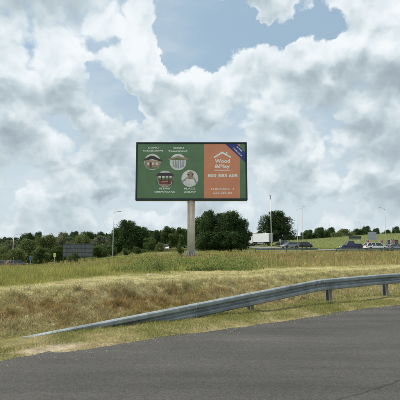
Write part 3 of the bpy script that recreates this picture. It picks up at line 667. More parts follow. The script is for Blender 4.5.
for k in (188.1, 192.8): sheet('tower_window', disc(k, 174.6, .8, n=14), 'pdark', 3)
sheet('swing_beam', [(181.2, 181.8), (187.0, 176.8), (187.8, 177.8), (182.2, 183.4)], 'pgreyblue', 3)
sheet('slide', [(193.0, 177.6), (194.4, 177.2), (197.6, 183.4), (196.0, 184.2)], 'pgreyblue', 3)
sheet('playground_ladder', [(186.4, 179.0), (192.6, 179.0), (191.8, 185.4), (187.2, 185.4)], 'ppale', 4)
B = .022
line_text('caption', 'DOMKI', 153.4, 147.7, 10.2, 'pwhite', 2, 1.75, bold=B); line_text('caption', 'NARZĘDZIOWE', 153.2, 150.9, 20.6, 'pwhite', 2, 2.0, bold=B)
line_text('caption', 'DESKI', 178.6, 147.9, 10.2, 'pwhite', 2, 1.75, bold=B); line_text('caption', 'TARASOWE', 177.8, 151.2, 19.4, 'pwhite', 2, 1.75, bold=B)
line_text('caption', 'ALTANY', 164.8, 188.5, 12.0, 'pwhite', 2, 1.75, bold=B); line_text('caption', 'DREWNIANE', 164.8, 191.8, 20.6, 'pwhite', 2, 1.75, bold=B)
line_text('caption', 'PLACE', 189.8, 188.6, 11.2, 'pwhite', 2, 1.75, bold=B); line_text('caption', 'ZABAW', 189.8, 191.9, 12.2, 'pwhite', 2, 1.75, bold=B)
sheet('logo_roof', [(213.6, 156.9), (222.2, 151.4), (231.2, 156.7), (230.6, 157.9), (222.2, 153.4), (214.2, 158.2)], 'pwhite', 2)
sheet('logo_chimney', [(226.0, 151.9), (227.4, 151.9), (227.4, 154.2), (226.0, 153.4)], 'pwhite', 3)
line_text('logo_text', 'Wood', 222.4, 160.9, 15.4, 'pwhite', 2, 4.0, bold=.03); line_text('logo_text', '&Play', 222.4, 166.6, 15.8, 'pwhite', 2, 4.6, bold=.03)
sheet('logo_underline', [(214.6, 169.8), (230.4, 169.8), (230.4, 170.5), (214.6, 170.5)], 'pwhite', 2)
for px_, tx_w in ((212.0, '800'), (222.6, '583'), (233.2, '605')): line_text('phone_digits', tx_w, px_, 175.6, 8.8, 'pwhite', 2, 3.1, bold=.03)
line_text('web_address', 'www.woodplay.pl', 222.0, 182.2, 24, 'pfaint', 2, 1.7)
line_text('address', 'LUBIŃSKA', 220.8, 188.8, 19.4, 'pwhite', 2, 2.5, bold=.012); line_text('address', '1', 233.2, 188.95, .8, 'pwhite', 2, 2.1, bold=.012); line_text('address', 'SZCZECIN', 222.6, 192.8, 18.5, 'pwhite', 2, 2.2, bold=.006)
sheet('corner_ribbon', [(225.2, 143.6), (236.8, 143.6), (246.2, 152.6), (246.2, 162.4)], 'pblue', 3)
line_text('ribbon_text', 'NOWE', 239.4, 149.0, 7.2, 'pwhite', 4, 1.6, rot=-R(43.5), bold=B); line_text('ribbon_text', 'OTWARCIE', 237.4, 151.8, 12.4, 'pwhite', 4, 1.6, rot=-R(43.5), bold=B)
# pole, flange, gussets, plinth
ptop = b.z + .15
po = MB().tube([(0, .42, .12), (0, .42, ptop)], .405, 40).build('pole', MAT['pole'], bb, True)
MB().tube([(0, .42, .10), (0, .42, .17)], .66, 40).build('base_flange', MAT['pole'], bb)
for k in range(12):
    an = k * math.pi / 6; c, s_ = math.cos(an), math.sin(an)
    MB().add([(c * .42 - s_ * t, .42 + s_ * .42 + c * t, z) for t in (-.012, .012) for z in (.17, .62)] + [(c * .63 - s_ * t, .42 + s_ * .63 + c * t, .17) for t in (-.012, .012)],
             [(0, 1, 4), (2, 5, 3), (0, 2, 3, 1), (1, 3, 5, 4), (0, 4, 5, 2)]).build('gusset', MAT['pole'], bb)
    MB().tube([(math.cos(an + .26) * .56, .42 + math.sin(an + .26) * .56, .16), (math.cos(an + .26) * .56, .42 + math.sin(an + .26) * .56, .24)], .03, 8).build('anchor_bolt', MAT['galv_dull'], bb)
MB().box((0, .42, -.10), (1.6, 1.5, .34), bev=.04).build('plinth', MAT['concrete'], bb)
vv = []; 
sm = MB(); ring = 28
for k in range(ring):
    an = 2 * math.pi * k / ring; rr = 1.55 + .35 * random.random(); vv.append((math.cos(an) * rr, .42 + math.sin(an) * rr, -.12))
for k in range(ring):
    an = 2 * math.pi * k / ring; rr = .95 + .2 * random.random(); vv.append((math.cos(an) * rr * 1.05, .42 + math.sin(an) * rr, .13 + .09 * random.random()))
sm.add(vv + [(0, .42, .16)], [(k, (k + 1) % ring, ring + (k + 1) % ring, ring + k) for k in range(ring)] + [(ring + k, ring + (k + 1) % ring, 2 * ring) for k in range(ring)]).build('soil_collar', MAT['soil'], bb, True)

# ------------------------------------------------------------------ trees
def tree_mesh(name, seed, h, w, lobes, nleaf, size, col, trunk_h, low=.14, tall=1.0):
    """returns an Empty with trunk and crown; crown centred over the origin, height h, width w"""
    r = np.random.default_rng(seed); root = empty(name, (0, 0, 0))
    cz0 = trunk_h; ch = h - cz0; L = []
    for k in range(lobes):
        t = (k + .5) / lobes; zz = cz0 + ch * (.08 + .84 * t); prof = math.sin(math.pi * (low + (.94 - low) * t)) ** .7
        an = k * 2.399 + r.random() * .9; rad = w * .5 * prof * (.25 + .65 * r.random())
        lr = w * (.15 + .13 * r.random()) * (.7 + .5 * prof); L.append((rad * math.cos(an), rad * math.sin(an), zz, lr, min(lr * (.75 + .3 * r.random()) * tall, (h - zz) * 1.02 + .15)))
    L0 = list(L)
    for (ax, ay, az, lr, lz) in L0:                  # smaller boughs round every main lobe break the outline up
        for k in range(5):
            v = r.normal(size=3); v /= np.linalg.norm(v); v[2] = abs(v[2]) * 1.1 - .25; f = .35 + .25 * r.random()
            L.append((ax + v[0] * lr * .85, ay + v[1] * lr * .85, max(az + v[2] * lz * .85, cz0 * .6 + .3), lr * f, lz * f))
    L = np.array(L); wts = L[:, 3] ** 2; idx = r.choice(len(L), nleaf, p=wts / wts.sum())
    dr = r.normal(size=(nleaf, 3)); dr /= np.linalg.norm(dr, axis=1)[:, None]
    rad = r.random(nleaf) ** .33 * (1 + r.normal(0, .10, nleaf)); bumps = 1 + .22 * np.sin(dr[:, 0] * 7 + idx) * np.sin(dr[:, 2] * 6 + idx * 2)
    P = L[idx, :3] + dr * (rad * bumps)[:, None] * np.stack([L[idx, 3], L[idx, 3], L[idx, 4]], 1)
    P[:, 2] = np.maximum(P[:, 2], cz0 * .55 + .3 * r.random(nleaf))
    N = dr * .6 + r.normal(size=(nleaf, 3)) * .8 + np.array([0, 0, .5]); N /= np.linalg.norm(N, axis=1)[:, None]
    A = np.cross(N, r.normal(size=(nleaf, 3))); A /= np.linalg.norm(A, axis=1)[:, None]; Bv = np.cross(N, A)
    sz = size * (.55 + .9 * r.random(nleaf)); a_ = A * sz[:, None]; b_ = Bv * (sz * .55)[:, None]
    Vv = np.stack([P - a_, P + b_ + N * sz[:, None] * .12, P + a_, P - b_ + N * sz[:, None] * .12], 1).reshape(-1, 3); k = np.arange(nleaf)[:, None] * 4
    Tt = np.concatenate([k + [0, 1, 2], k + [0, 2, 3]])
    lt = r.random((len(L), 1)) * .5 + .75
    C = np.array(col) * lt[idx] * (.78 + .44 * r.random((nleaf, 1))) * (1 + (r.random((nleaf, 3)) - .5) * .2)
    m = MB(); tr = max(.06, h * .02)
    m.tube([(0, 0, -.3), (0, 0, .1), (.1 * r.random(), .05, cz0 * .7), (.1, .05, cz0 + ch * .45), (.15, 0, cz0 + ch * .8)], [tr * 1.5, tr * 1.15, tr, tr * .6, tr * .15], 9)
    for k in range(min(7, lobes)):
        l = L[int(k * lobes / min(7, lobes))]; st = min(cz0 + ch * (.1 + .5 * k / 7), l[2] - .2)
        m.tube([(.06, .03, st), (l[0] * .5, l[1] * .5, (st + l[2]) / 2 - .1), (l[0] * .95, l[1] * .95, l[2])], [tr * .45, tr * .3, tr * .1], 6)
    m.build('trunk', MAT['bark'], root, True)
    tri_mesh('crown', Vv, Tt, MAT['leaf'], np.repeat(C, 4, 0), root)
    return root
DK = (.052, .092, .030); MD = (.085, .130, .040); OL = (.150, .185, .065); GY = (.17, .19, .105)
KINDS = {
    'dark_round': tree_mesh('broadleaf_tree', 11, 8, 9, 17, 24000, .165, DK, .8, low=.28),
    'dark_tall': tree_mesh('broadleaf_tree', 12, 9, 7, 16, 22000, .165, DK, .8, low=.24, tall=1.25),
    'mid_round': tree_mesh('broadleaf_tree', 13, 7, 7.5, 13, 13000, .18, MD, 1.0),
    'olive': tree_mesh('broadleaf_tree', 14, 6, 8, 13, 13000, .17, OL, .5),
    'grey': tree_mesh('broadleaf_tree', 15, 5.5, 8, 12, 13000, .16, GY, .3),
    'lone': tree_mesh('broadleaf_tree', 26, 12.5, 10, 22, 30000, .20, (.050, .088, .030), 1.0, low=.34, tall=1.1),
    'shrub': tree_mesh('shrub', 17, 2, 2.4, 8, 3600, .085, (.085, .125, .045), .1),
}
BASE = {'dark_round': (8, 9), 'dark_tall': (9, 7), 'mid_round': (7, 7.5), 'olive': (6, 8), 'grey': (5.5, 8), 'lone': (12.5, 10), 'shrub': (2, 2.4)}
used = set()
def plant(kind, px, top, wpx, Y, label, group=None, sink=0.0):
    x = at(px, 245, Y).x; g = hz(x, Y) - .02; H = at(px, top, Y).z - g; Wm = wpx * Y / FPX
    o = KINDS[kind]
    if kind in used: o = copy_tree(o)
    used.add(kind); bh_, bw_ = BASE[kind]; k = Wm / bw_ * .95
    o.location = (x, Y, g); o.rotation_euler = (0, 0, random.random() * 6.28); o.scale = (k, k, H / bh_)
    cat = 'shrub' if kind == 'shrub' else 'tree'
    o.name = {'shrub': 'shrub'}.get(kind, 'broadleaf_tree'); tag(o, label, cat, group)
    return o
# clump right of the billboard pole
G = 'dark clump of trees right of the billboard pole'
plant('dark_round', 207, 212.5, 27, 76, 'dark broad tree immediately right of the billboard pole', G)
plant('dark_tall', 231, 211.8, 26, 75, 'dark tall tree forming the right half of the clump beside the pole', G)
plant('dark_round', 219.5, 214.5, 24, 77.5, 'dark tree filling the middle of the clump beside the pole', G)
plant('dark_tall', 241.5, 219.5, 15, 76.5, 'dark narrow tree at the right edge of the clump beside the pole', G)
plant('dark_round', 198.5, 219, 12, 78, 'dark small tree partly hidden behind the billboard pole', G)
plant('dark_round', 229, 229, 34, 73.5, 'dark low tree skirting the front of the clump beside the pole', G)
plant('dark_round', 209, 230, 28, 74, 'dark low bushy tree at the foot of the clump nearest the pole', G)
# trees between the tall left lamp and the pole
G2 = 'dark trees between the left street lamp and the billboard pole'
plant('dark_round', 128, 221.5, 27, 104, 'dark wide crowned tree just right of the tall left street lamp', G2)
plant('dark_tall', 117.5, 229, 15, 106, 'dark tree directly behind the tall left street lamp', G2)
plant('dark_round', 142, 227.5, 20, 105, 'dark sloping crown on the right flank of the wide left tree', G2)
plant('dark_tall', 156, 230.5, 10, 112, 'narrow dark pointed tree midway between left lamp and pole', G2)
plant('mid_round', 169, 227.5, 18, 114, 'rounded green tree left of the billboard pole', G2)
plant('mid_round', 181.5, 228.5, 15, 112, 'rounded green tree touching the left side of the billboard pole', G2)
plant('mid_round', 149.5, 238, 14, 100, 'low mid green tree under the gap in the dark left trees', G2)
plant('olive', 160.5, 243, 9, 92, 'small bright green bush in front of the trees left of the pole', G2)
# belt on the left
G3 = 'tree belt along the left horizon'
for i, a_ in enumerate([('dark_tall', 6, 238, 14, 132, 'dark treetop above the far left end of the tree belt'), ('dark_tall', 27, 233.5, 15, 135, 'dark pointed treetop rising left of centre in the left belt'),
          ('dark_round', 37, 233, 14, 136, 'dark rounded treetop second of the two high ones on the left'), ('dark_round', 73, 232.5, 17, 134, 'dark treetop rising above the grey panel screen'),
          ('dark_tall', 88, 232, 15, 136, 'dark treetop right of the grey panel screen'), ('dark_round', 101, 232.5, 14, 134, 'dark treetop at the right end of the left belt near the lamp'),
          ('grey', 9, 241, 20, 104, 'grey green bushy tree behind the leftmost street lamp'), ('olive', 29, 240, 22, 101, 'olive tree behind the small blue sign'),
          ('olive', 47, 236, 22, 108, 'olive tree above the small yellow sign'), ('grey', 62, 233.5, 20, 112, 'pale grey green tree at the left edge of the grey panel screen'),
          ('olive', 80, 235.5, 22, 110, 'olive tree behind the grey panel screen'), ('grey', 100, 236.5, 22, 98, 'pale willow like tree right of the grey panel screen'),
          ('olive', 16, 249, 20, 92, 'low olive thicket beside the leftmost lamp'), ('mid_round', 42, 248, 18, 92, 'low dark green thicket left of the yellow sign'),
          ('olive', 3, 247, 14, 94, 'low olive bush at the left edge of the picture'), ('mid_round', 58, 247, 14, 96, 'low green thicket left of the grey panel screen'),
          ('mid_round', 97, 246, 16, 92, 'low green thicket right of the grey panel screen'), ('mid_round', 111, 246, 12, 94, 'low green bush at the foot of the tall left lamp')]):
    plant(*a_[:5], a_[5], G3)
plant('shrub', 125.3, 248.6, 8, 80, 'small rounded shrub on the slope, left one of a pair')
plant('shrub', 137.2, 247.2, 12, 82, 'wider rounded shrub on the slope, right one of a pair')
plant('shrub', 179.3, 246.2, 6.5, 52, 'small upright shrub just left of the billboard pole base')
plant('shrub', 75, 252.5, 10, 72, 'small shrub in front of the grey panel screen')
# right of centre
plant('lone', 277.5, 211.5, 30, 140, 'lone large dark tree behind the white truck')
plant('dark_round', 259.5, 231.5, 13, 150, 'dark tree left of the lone large tree above the truck cab')
plant('mid_round', 250.5, 233, 9, 156, 'small dark tree between the clump and the truck')
plant('dark_round', 290, 236.5, 13, 150, 'dark low tree right of the lone large tree')
plant('olive', 345, 229.5, 17, 150, 'pale olive bush on the embankment crest above the navy pickup')
plant('olive', 338, 232.5, 12, 146, 'smaller olive bush left of the pale one on the crest')
G4 = 'dark trees on the crest of the far embankment'
for px, tp, w_, lab in ((308, 230.5, 16, 'dark tree at the left end of the embankment crest'), (320, 228, 15, 'dark tree second from left on the embankment crest'), (331, 228.2, 14, 'dark tree left of the olive bushes on the crest'),
                        (357, 229.5, 14, 'dark tree right of the olive bushes on the crest'), (366, 227, 14, 'dark tree above the grey square sign'), (376, 229, 12, 'dark tree just left of the right street lamp'),
                        (397, 227.2, 11, 'dark tree at the right edge of the picture'), (387.5, 230.5, 12, 'dark low tree behind the right street lamp')):
    plant('dark_round', px, tp, w_, 165, lab, G4)
# distant wood that reads as one mass: closes the horizon behind the trees
def wood(name, label, x0, x1, yc, top, n, col):
    xx = x0 + (x1 - x0) * rng.random(n); yy = yc + rng.random(n) * 26; hh = top * (.72 + .55 * fbm(xx * .08, yy * .02, 3)) 
    zz = height(xx, yy) + hh * rng.random(n) ** .6
    P = np.stack([xx, yy, zz], 1); N = rng.normal(size=(n, 3)) + [0, -.4, .4]; N /= np.linalg.norm(N, axis=1)[:, None]
    A = np.cross(N, rng.normal(size=(n, 3))); A /= np.linalg.norm(A, axis=1)[:, None]; Bv = np.cross(N, A); sz = .55 * (.6 + .8 * rng.random(n))
    Vv = np.stack([P - A * sz[:, None], P + Bv * sz[:, None] * .7, P + A * sz[:, None], P - Bv * sz[:, None] * .7], 1).reshape(-1, 3); k = np.arange(n)[:, None] * 4
    C = np.array(col) * (.6 + .8 * rng.random((n, 1)))
    tag(tri_mesh(name, Vv, np.concatenate([k + [0, 1, 2], k + [0, 2, 3]]), MAT['leaf'], np.repeat(C, 4, 0)), label, 'wood', kind='stuff')
wood('distant_wood', 'distant dark wood closing the horizon behind the left trees', -190, 16, 165, 7.5, 26000, (.04, .06, .028))
wood('far_hedge', 'distant dark wood along the horizon behind the embankment', 16, 200, 182, 4.0, 22000, (.035, .055, .026))

# ------------------------------------------------------------------ street lamps
def street_lamp(px, base_y, top_y, Y, label, arm=1.4, side=1, turn=0.0, twin=False):
    x = at(px, 245, Y).x; g = hz(x, Y); H = at(px, top_y, Y).z - g
    o = empty('street_lamp', (x, Y, g), turn); tag(o, label, 'street lamp', 'street lamps along the far roads')
    MB().tube([(0, 0, -.2), (0, 0, .9), (0, 0, 1.0), (0, 0, H - .55)], [.105, .10, .085, .05], 10).build('pole', MAT['galv_dull'], o, True)
    MB().box((0, 0, .04), (.38, .38, .10), bev=.02).build('base_plate', MAT['galv_dull'], o)
    MB().box((0, -.104, .62), (.10, .02, .36)).build('service_door', MAT['galv_dull'], o)
    for sd_ in ((side, -side) if twin else (side,)):
        MB().tube([(0, 0, H - .6), (sd_ * arm * .10, 0, H - .25), (sd_ * arm * .45, 0, H - .06), (sd_ * arm, 0, H)], [.045, .04, .035, .03], 8).build('arm', MAT['galv_dull'], o, True)
        l = MB(); l.add([(sd_ * (arm - .05 + u), v, H + w) for u, v, w in ((0, -.07, -.03), (0, .07, -.03), (0, .06, .06), (0, -.06, .06), (.34, -.15, -.04), (.34, .15, -.04), (.34, .11, .10), (.34, -.11, .10), (.78, -.10, -.02), (.78, .10, -.02), (.78, .07, .05), (.78, -.07, .05))],
              [(0, 1, 2, 3), (8, 9, 10, 11)] + [(a + b_, a + (b_ + 1) % 4, a + 4 + (b_ + 1) % 4, a + 4 + b_) for a in (0, 4) for b_ in range(4)])
        lm = l.build('lamp_head', MAT['galv_dull'], o)
        MB().box((sd_ * (arm + .36), 0, H - .045), (.42, .18, .03), bev=.01).build('lens', MAT['lamp_glass'], lm)
    return o
street_lamp(13.2, 262, 234.2, 92, 'leftmost street lamp, thin grey, in front of the tree belt', 1.2)
street_lamp(113.0, 256, 211.5, 86, 'tall grey street lamp left of the billboard with arm to the right', .9)
street_lamp(271.5, 254, 196.3, 70, 'tallest street lamp, standing in front of the lone large tree', .35, -1, R(75))
street_lamp(297.6, 246, 208.8, 118, 'left of two close street lamps right of the lone tree', 1.0, 1, R(12))
street_lamp(303.2, 246, 206.8, 110, 'right of two close street lamps above the black car', .25, 1, R(25))
street_lamp(386.5, 243, 207.8, 112, 'street lamp at the right with arm to the left', 1.1, -1)
street_lamp(330, 246, 220, 175, 'faint far street lamp above the dark trees left of the olive bush', .9, -1)
street_lamp(361, 246, 222, 170, 'faint far street lamp left of the grey square sign', .9, -1)

# ------------------------------------------------------------------ vehicles
def wheel(parent, x, y, r, wd):
    t = MB(); n = 20; sgn = 1 if y > 0 else -1
    prof = [(r * .62, -wd / 2), (r * .93, -wd / 2), (r, -wd * .32), (r, wd * .32), (r * .93, wd / 2), (r * .62, wd / 2)]
    vv = [(x + p * math.cos(2 * math.pi * k / n), y + d, r + p * math.sin(2 * math.pi * k / n)) for k in range(n) for p, d in prof]; m_ = len(prof)
    t.add(vv, [(k * m_ + i, k * m_ + (i + 1) % m_, ((k + 1) % n) * m_ + (i + 1) % m_, ((k + 1) % n) * m_ + i) for k in range(n) for i in range(m_)])
    w = t.build('wheel', MAT['tyre'], parent)
    rm = MB().tube([(x, y - wd * .38, r), (x, y + wd * .38, r)], r * .61, 16); 
    ro = rm.build('rim', MAT['rim'], w)
def car(name, loc, rz, paint, label, L=4.4, wd=1.78, hgt=1.48, belt=.92, nose=1.05, style='estate', cat='car'):
    o = empty(name, loc, rz); tag(o, label, cat); h = L / 2; w = wd / 2; r = .31
    def loft(stn, name_, mat, par):
        vv = []; ff = []
        for X, ring in stn:
            for y_, z_ in ring: vv.append((X, y_, z_))
        n = len(stn[0][1])
        for i in range(len(stn) - 1):
            for k in range(n): j = (k + 1) % n; ff.append((i * n + k, i * n + j, (i + 1) * n + j, (i + 1) * n + k))
        ff.append(tuple(range(n))); ff.append(tuple(range((len(stn) - 1) * n, len(stn) * n)))
        return MB().add(vv, ff).build(name_, mat, par, False)
    def ring(hw, zb, zt):
        return [(-hw * .90, zb), (hw * .90, zb), (hw, zb + .16), (hw * 1.0, zb + (zt - zb) * .62), (hw * .95, zt - .03), (hw * .80, zt + .015), (-hw * .80, zt + .015), (-hw * .95, zt - .03), (-hw, zb + (zt - zb) * .62), (-hw, zb + .16)]
    hood = belt - .10
    st = [(h, ring(w * .80, .30, .60)), (h - .10, ring(w * .90, .22, .70)), (h - .5, ring(w * .98, .20, hood)), (h - nose, ring(w, .20, belt)), (0, ring(w, .20, belt + .01)), (-h + .7, ring(w, .20, belt + .03)), (-h + .12, ring(w * .94, .24, belt)), (-h, ring(w * .88, .32, belt - .08))]
    body = loft(st, 'body', paint, o)
    wf = h - nose + .12; ws_ = wf - (.62 if style != 'pickup' else .5)
    if style == 'pickup': rr_, re = -.35, -.55
    elif style == 'hatch': rr_, re = -h + .75, -h + .22
    else: rr_, re = -h + .42, -h + .12
    def cab(hb, ht, zb, zt, infl=0.0):
        return [(wf + infl, [(-hb, zb), (hb, zb), (hb, zb + .01), (-hb, zb + .01)]), (ws_ + infl * .5, [(-hb, zb), (hb, zb), (ht, zt - .02), (-ht, zt - .02)]), ((ws_ + rr_) / 2, [(-hb, zb), (hb, zb), (ht, zt), (-ht, zt)]), (rr_, [(-hb, zb), (hb, zb), (ht * .98, zt - .04), (-ht * .98, zt - .04)]), (re - infl, [(-hb * .96, zb), (hb * .96, zb), (hb * .95, zb + .01), (-hb * .95, zb + .01)])]
    loft(cab(w * .93, w * .74, belt - .02, hgt), 'cabin', MAT['glass'], o)
    rf = MB(); rf.add([(ws_ + .05, -w * .74, hgt - .045), (ws_ + .05, w * .74, hgt - .045), (rr_ - .06, w * .74, hgt - .06), (rr_ - .06, -w * .74, hgt - .06), (ws_ - .12, -w * .68, hgt + .012), (ws_ - .12, w * .68, hgt + .012), (rr_ + .12, w * .66, hgt + .008), (rr_ + .12, -w * .66, hgt + .008)],
                      [(0, 1, 2, 3), (4, 5, 6, 7), (0, 1, 5, 4), (1, 2, 6, 5), (2, 3, 7, 6), (3, 0, 4, 7)])
    roof = rf.build('roof', paint, o)
    for sd_ in (-1, 1):
        pil = [(wf, ws_), ((wf + rr_) / 2 - .1, (wf + rr_) / 2 - .16), (re, rr_)] + ([(rr_ + .75, rr_ + .68)] if style == 'estate' else [])
        for xb, xt in pil:
            tk = .045 if xb != re else .11
            MB().add([(xb - tk, sd_ * (w * .935 + .004), belt - .01), (xb + tk, sd_ * (w * .935 + .004), belt - .01), (xt + tk, sd_ * (w * .745 + .006), hgt - .04), (xt - tk, sd_ * (w * .745 + .006), hgt - .04),
                      (xb - tk, sd_ * (w * .90), belt - .01), (xb + tk, sd_ * (w * .90), belt - .01), (xt + tk, sd_ * (w * .71), hgt - .05), (xt - tk, sd_ * (w * .71), hgt - .05)],
                     [(0, 1, 2, 3), (4, 5, 6, 7), (0, 1, 5, 4), (1, 2, 6, 5), (2, 3, 7, 6), (3, 0, 4, 7)]).build('pillar', paint, o)
        for wx in (h - .82, -h + .80):
            n = 14; arch = [(wx + .385 * math.cos(math.pi * k / n), .30 + .385 * math.sin(math.pi * k / n)) for k in range(n + 1)] + [(wx - .385, .19), (wx + .385, .19)]
            MB().prism(arch, sd_ * (w - .02), sd_ * (w + .006)).build('wheel_arch', MAT['trim'], o)
            wheel(o, wx, sd_ * (w - .075), r, .20)
        MB().box((h - .16, sd_ * w * .66, .66), (.26, .34, .13), rz=-sd_ * .3, bev=.03).build('headlight', MAT['lamp_glass'], o)
        MB().box((-h + .07, sd_ * w * .76, .80), (.16, .26, .26), rz=sd_ * .15, bev=.03).build('tail_light', MAT['tail'], o)
        MB().box((wf - .28, sd_ * (w + .07), belt + .08), (.12, .16, .12), bev=.03).build('mirror', paint, o)
        for hx in (.15, -.85):
            if style == 'pickup' and hx < 0: continue
            MB().box((hx, sd_ * (w + .004), belt - .12), (.18, .03, .03)).build('door_handle', MAT['trim'], o)
        MB().box((0, sd_ * (w * .93), .24), (L * .5, .06, .10), bev=.02).build('side_skirt', MAT['trim'], o)
    MB().box((h - .03, 0, .36), (.12, wd * .74, .16), bev=.03).build('grille', MAT['trim'], o)
    MB().box((-h + .01, 0, .42), (.12, wd * .80, .20), bev=.03).build('rear_bumper', MAT['trim'], o)
    MB().box((h + .035, 0, .46), (.02, .5, .11)).build('number_plate', MAT['sign_white'], o)
    if style == 'pickup':
        MB().box((-h + .95, 0, belt + .10), (1.5, wd * .86, .18), bev=.04).build('bed_cover', MAT['trim'], o)
    return o
def road_z(x, y, w=4.6):
    return max(hz(x + a, y + b) for a in (-2, 0, 2) for b in (-2.5, 0, 2.5)) + .05
def put_car(px, Y, **kw):
    x = at(px, 245, Y).x; return (x, Y, road_z(x, Y))
ROADX = [(150, 70), (75, 74), (45, 79), (30, 85), (22, 94), (17, 108), (12, 126), (-6, 150)]
car('parked_car', put_car(375.8, 80), R(3), MAT['white_paint'], 'white estate car on the far road at the right', 4.5, style='estate')
car('parked_car', put_car(396.5, 79), R(4), MAT['silver_paint'], 'silver car at the right edge of the far road ahead of the white one', 4.3, hgt=1.22, belt=.80, style='hatch')
car('pickup_truck', put_car(350.8, 85.5), R(176), MAT['navy_paint'], 'navy pickup truck facing left on the far road', 4.4, hgt=1.86, belt=1.08, nose=1.3, style='pickup', cat='pickup')
car('parked_car', put_car(289.6, 99), R(202), MAT['silver_paint'], 'silver hatchback facing left below the lone large tree', 4.3, hgt=1.46, style='hatch')
car('parked_car', put_car(304.3, 103), R(28), MAT['black_paint'], 'black car under the pair of close street lamps', 4.4, hgt=1.50, belt=.98, style='estate')
car('parked_car', put_car(283.0, 112), R(150), MAT['black_paint'], 'small black car behind the silver hatchback', 3.9, hgt=1.46, style='hatch')
car('parked_car', put_car(17.0, 86), R(48), MAT['grey_paint'], 'silver grey car beside the leftmost street lamp', 4.3, style='estate')
car('parked_car', put_car(3.0, 87), R(40), MAT['grey_paint'], 'grey car at the left edge of the picture', 4.2, style='hatch')
car('parked_car', put_car(165.2, 107), R(-80), MAT['white_paint'], 'small white car glimpsed before the trees left of the pole', 4.0, style='hatch')

# box truck
tx, ty = at(260.2, 245, 122).x, 122
tk = empty('box_truck', (tx, ty, road_z(tx, ty)), R(140)); tag(tk, 'white box truck driving away to the left behind the meadow', 'truck')
bx0, bl, bwid, bhh, bfl = -.9, 5.6, 2.45, 2.55, 1.0
bxo = MB().box((bx0, 0, bfl + bhh / 2), (bl, bwid, bhh), bev=.04).build('cargo_box', MAT['tarp'], tk)
for sd_ in (-1, 1):
    MB().box((bx0 - bl / 2 - .015, sd_ * bwid * .245, bfl + bhh / 2), (.04, bwid * .47, bhh - .16)).build('rear_door', MAT['boxrear'], bxo)
    MB().box((bx0, sd_ * (bwid / 2 + .004), bfl + .07), (bl - .1, .03, .10)).build('side_rail', MAT['galv_dull'], bxo)
    MB().box((bx0, sd_ * (bwid / 2 - .15), .72), (2.4, .06, .42)).build('side_guard', MAT['galv_dull'], tk)
    MB().box((bx0 - bl / 2 - .02, sd_ * .95, .78), (.08, .32, .14)).build('tail_light', MAT['tail'], tk)
MB().box((bx0 + .3, 0, .86), (bl + 1.4, .9, .24)).build('chassis', MAT['trim'], tk)
cbx = bx0 + bl / 2 + .18
cabp = [(cbx, .62), (cbx + 1.75, .62), (cbx + 1.82, 1.45), (cbx + 1.45, 2.62), (cbx + 1.2, 2.78), (cbx, 2.82)]
cb = MB().prism(cabp, -1.12, 1.12).build('cab', MAT['white_paint'], tk)
MB().add([(cbx + 1.826, -1.0, 1.5), (cbx + 1.826, 1.0, 1.5), (cbx + 1.49, .95, 2.56), (cbx + 1.49, -.95, 2.56), (cbx + 1.78, -1.0, 1.5), (cbx + 1.78, 1.0, 1.5), (cbx + 1.44, .95, 2.56), (cbx + 1.44, -.95, 2.56)],
         [(0, 1, 2, 3), (4, 5, 6, 7), (0, 1, 5, 4), (1, 2, 6, 5), (2, 3, 7, 6), (3, 0, 4, 7)]).build('windscreen', MAT['glass'], cb)
for sd_ in (-1, 1):
    MB().prism([(cbx + .45, 1.55), (cbx + 1.62, 1.55), (cbx + 1.36, 2.45), (cbx + .45, 2.45)], sd_ * 1.10, sd_ * 1.13).build('side_window', MAT['glass'], cb)
    MB().box((cbx + 1.5, sd_ * 1.30, 2.0), (.12, .16, .5), bev=.02).build('mirror', MAT['trim'], cb)
    MB().box((cbx + 1.80, sd_ * .85, .92), (.08, .34, .18)).build('headlight', MAT['lamp_glass'], cb)
    wheel(tk, cbx + .95, sd_ * 1.0, .46, .28); wheel(tk, bx0 - 1.3, sd_ * 1.0, .46, .34)

# ------------------------------------------------------------------ far guard rails, signs, screen
def far_rail(path, label, spacing=4.0, hgt=.72, group='guard rails along the far road'):
    P = [Vector(p) for p in path]; x0, y0 = path[0]; o = empty('guard_rail', (x0, y0, hz(x0, y0))); tag(o, label, 'guard rail', group); O = Vector(o.location)
    prev = None
    for i in range(len(P) - 1):
        n = max(1, round((P[i + 1] - P[i]).length / spacing))
        for k in range(n):
            a_, b_ = P[i].lerp(P[i + 1], k / n), P[i].lerp(P[i + 1], (k + 1) / n)
            za, zb = hz(*a_) + hgt, hz(*b_) + hgt; t = (b_ - a_).normalized(); nn = Vector((t.y, -t.x))
            m = MB(); pr = WPROF[::2]; vv = []
            for p, z in ((a_, za), (b_, zb)):
                for th in (0, .01):
                    vv += [(p.x + nn.x * (d - th) - O.x, p.y + nn.y * (d - th) - O.y, z - .155 + w_ - O.z) for d, w_ in pr]
            K = len(pr); ff = [(j, j + 1, 2 * K + j + 1, 2 * K + j) for j in range(K - 1)] + [(K + j, K + j + 1, 3 * K + j + 1, 3 * K + j) for j in range(K - 1)] + [(0, K, 3 * K, 2 * K), (K - 1, 2 * K - 1, 4 * K - 1, 3 * K - 1)]
            m.add(vv, ff).build('rail_beam', MAT['galv'], o)
            MB().box((a_.x - nn.x * .09 - O.x, a_.y - nn.y * .09 - O.y, za - O.z - .45), (.10, .12, .80), rz=math.atan2(t.y, t.x)).build('post', MAT['panel2'], o)
    return o
far_rail([(24, 71.5), (36, 71), (46, 70), (60, 68.5)], 'long far guard rail in front of the white estate car')
far_rail([(9.5, 69.5), (15, 70.2), (21, 72.5)], 'short far guard rail below the silver hatchback')

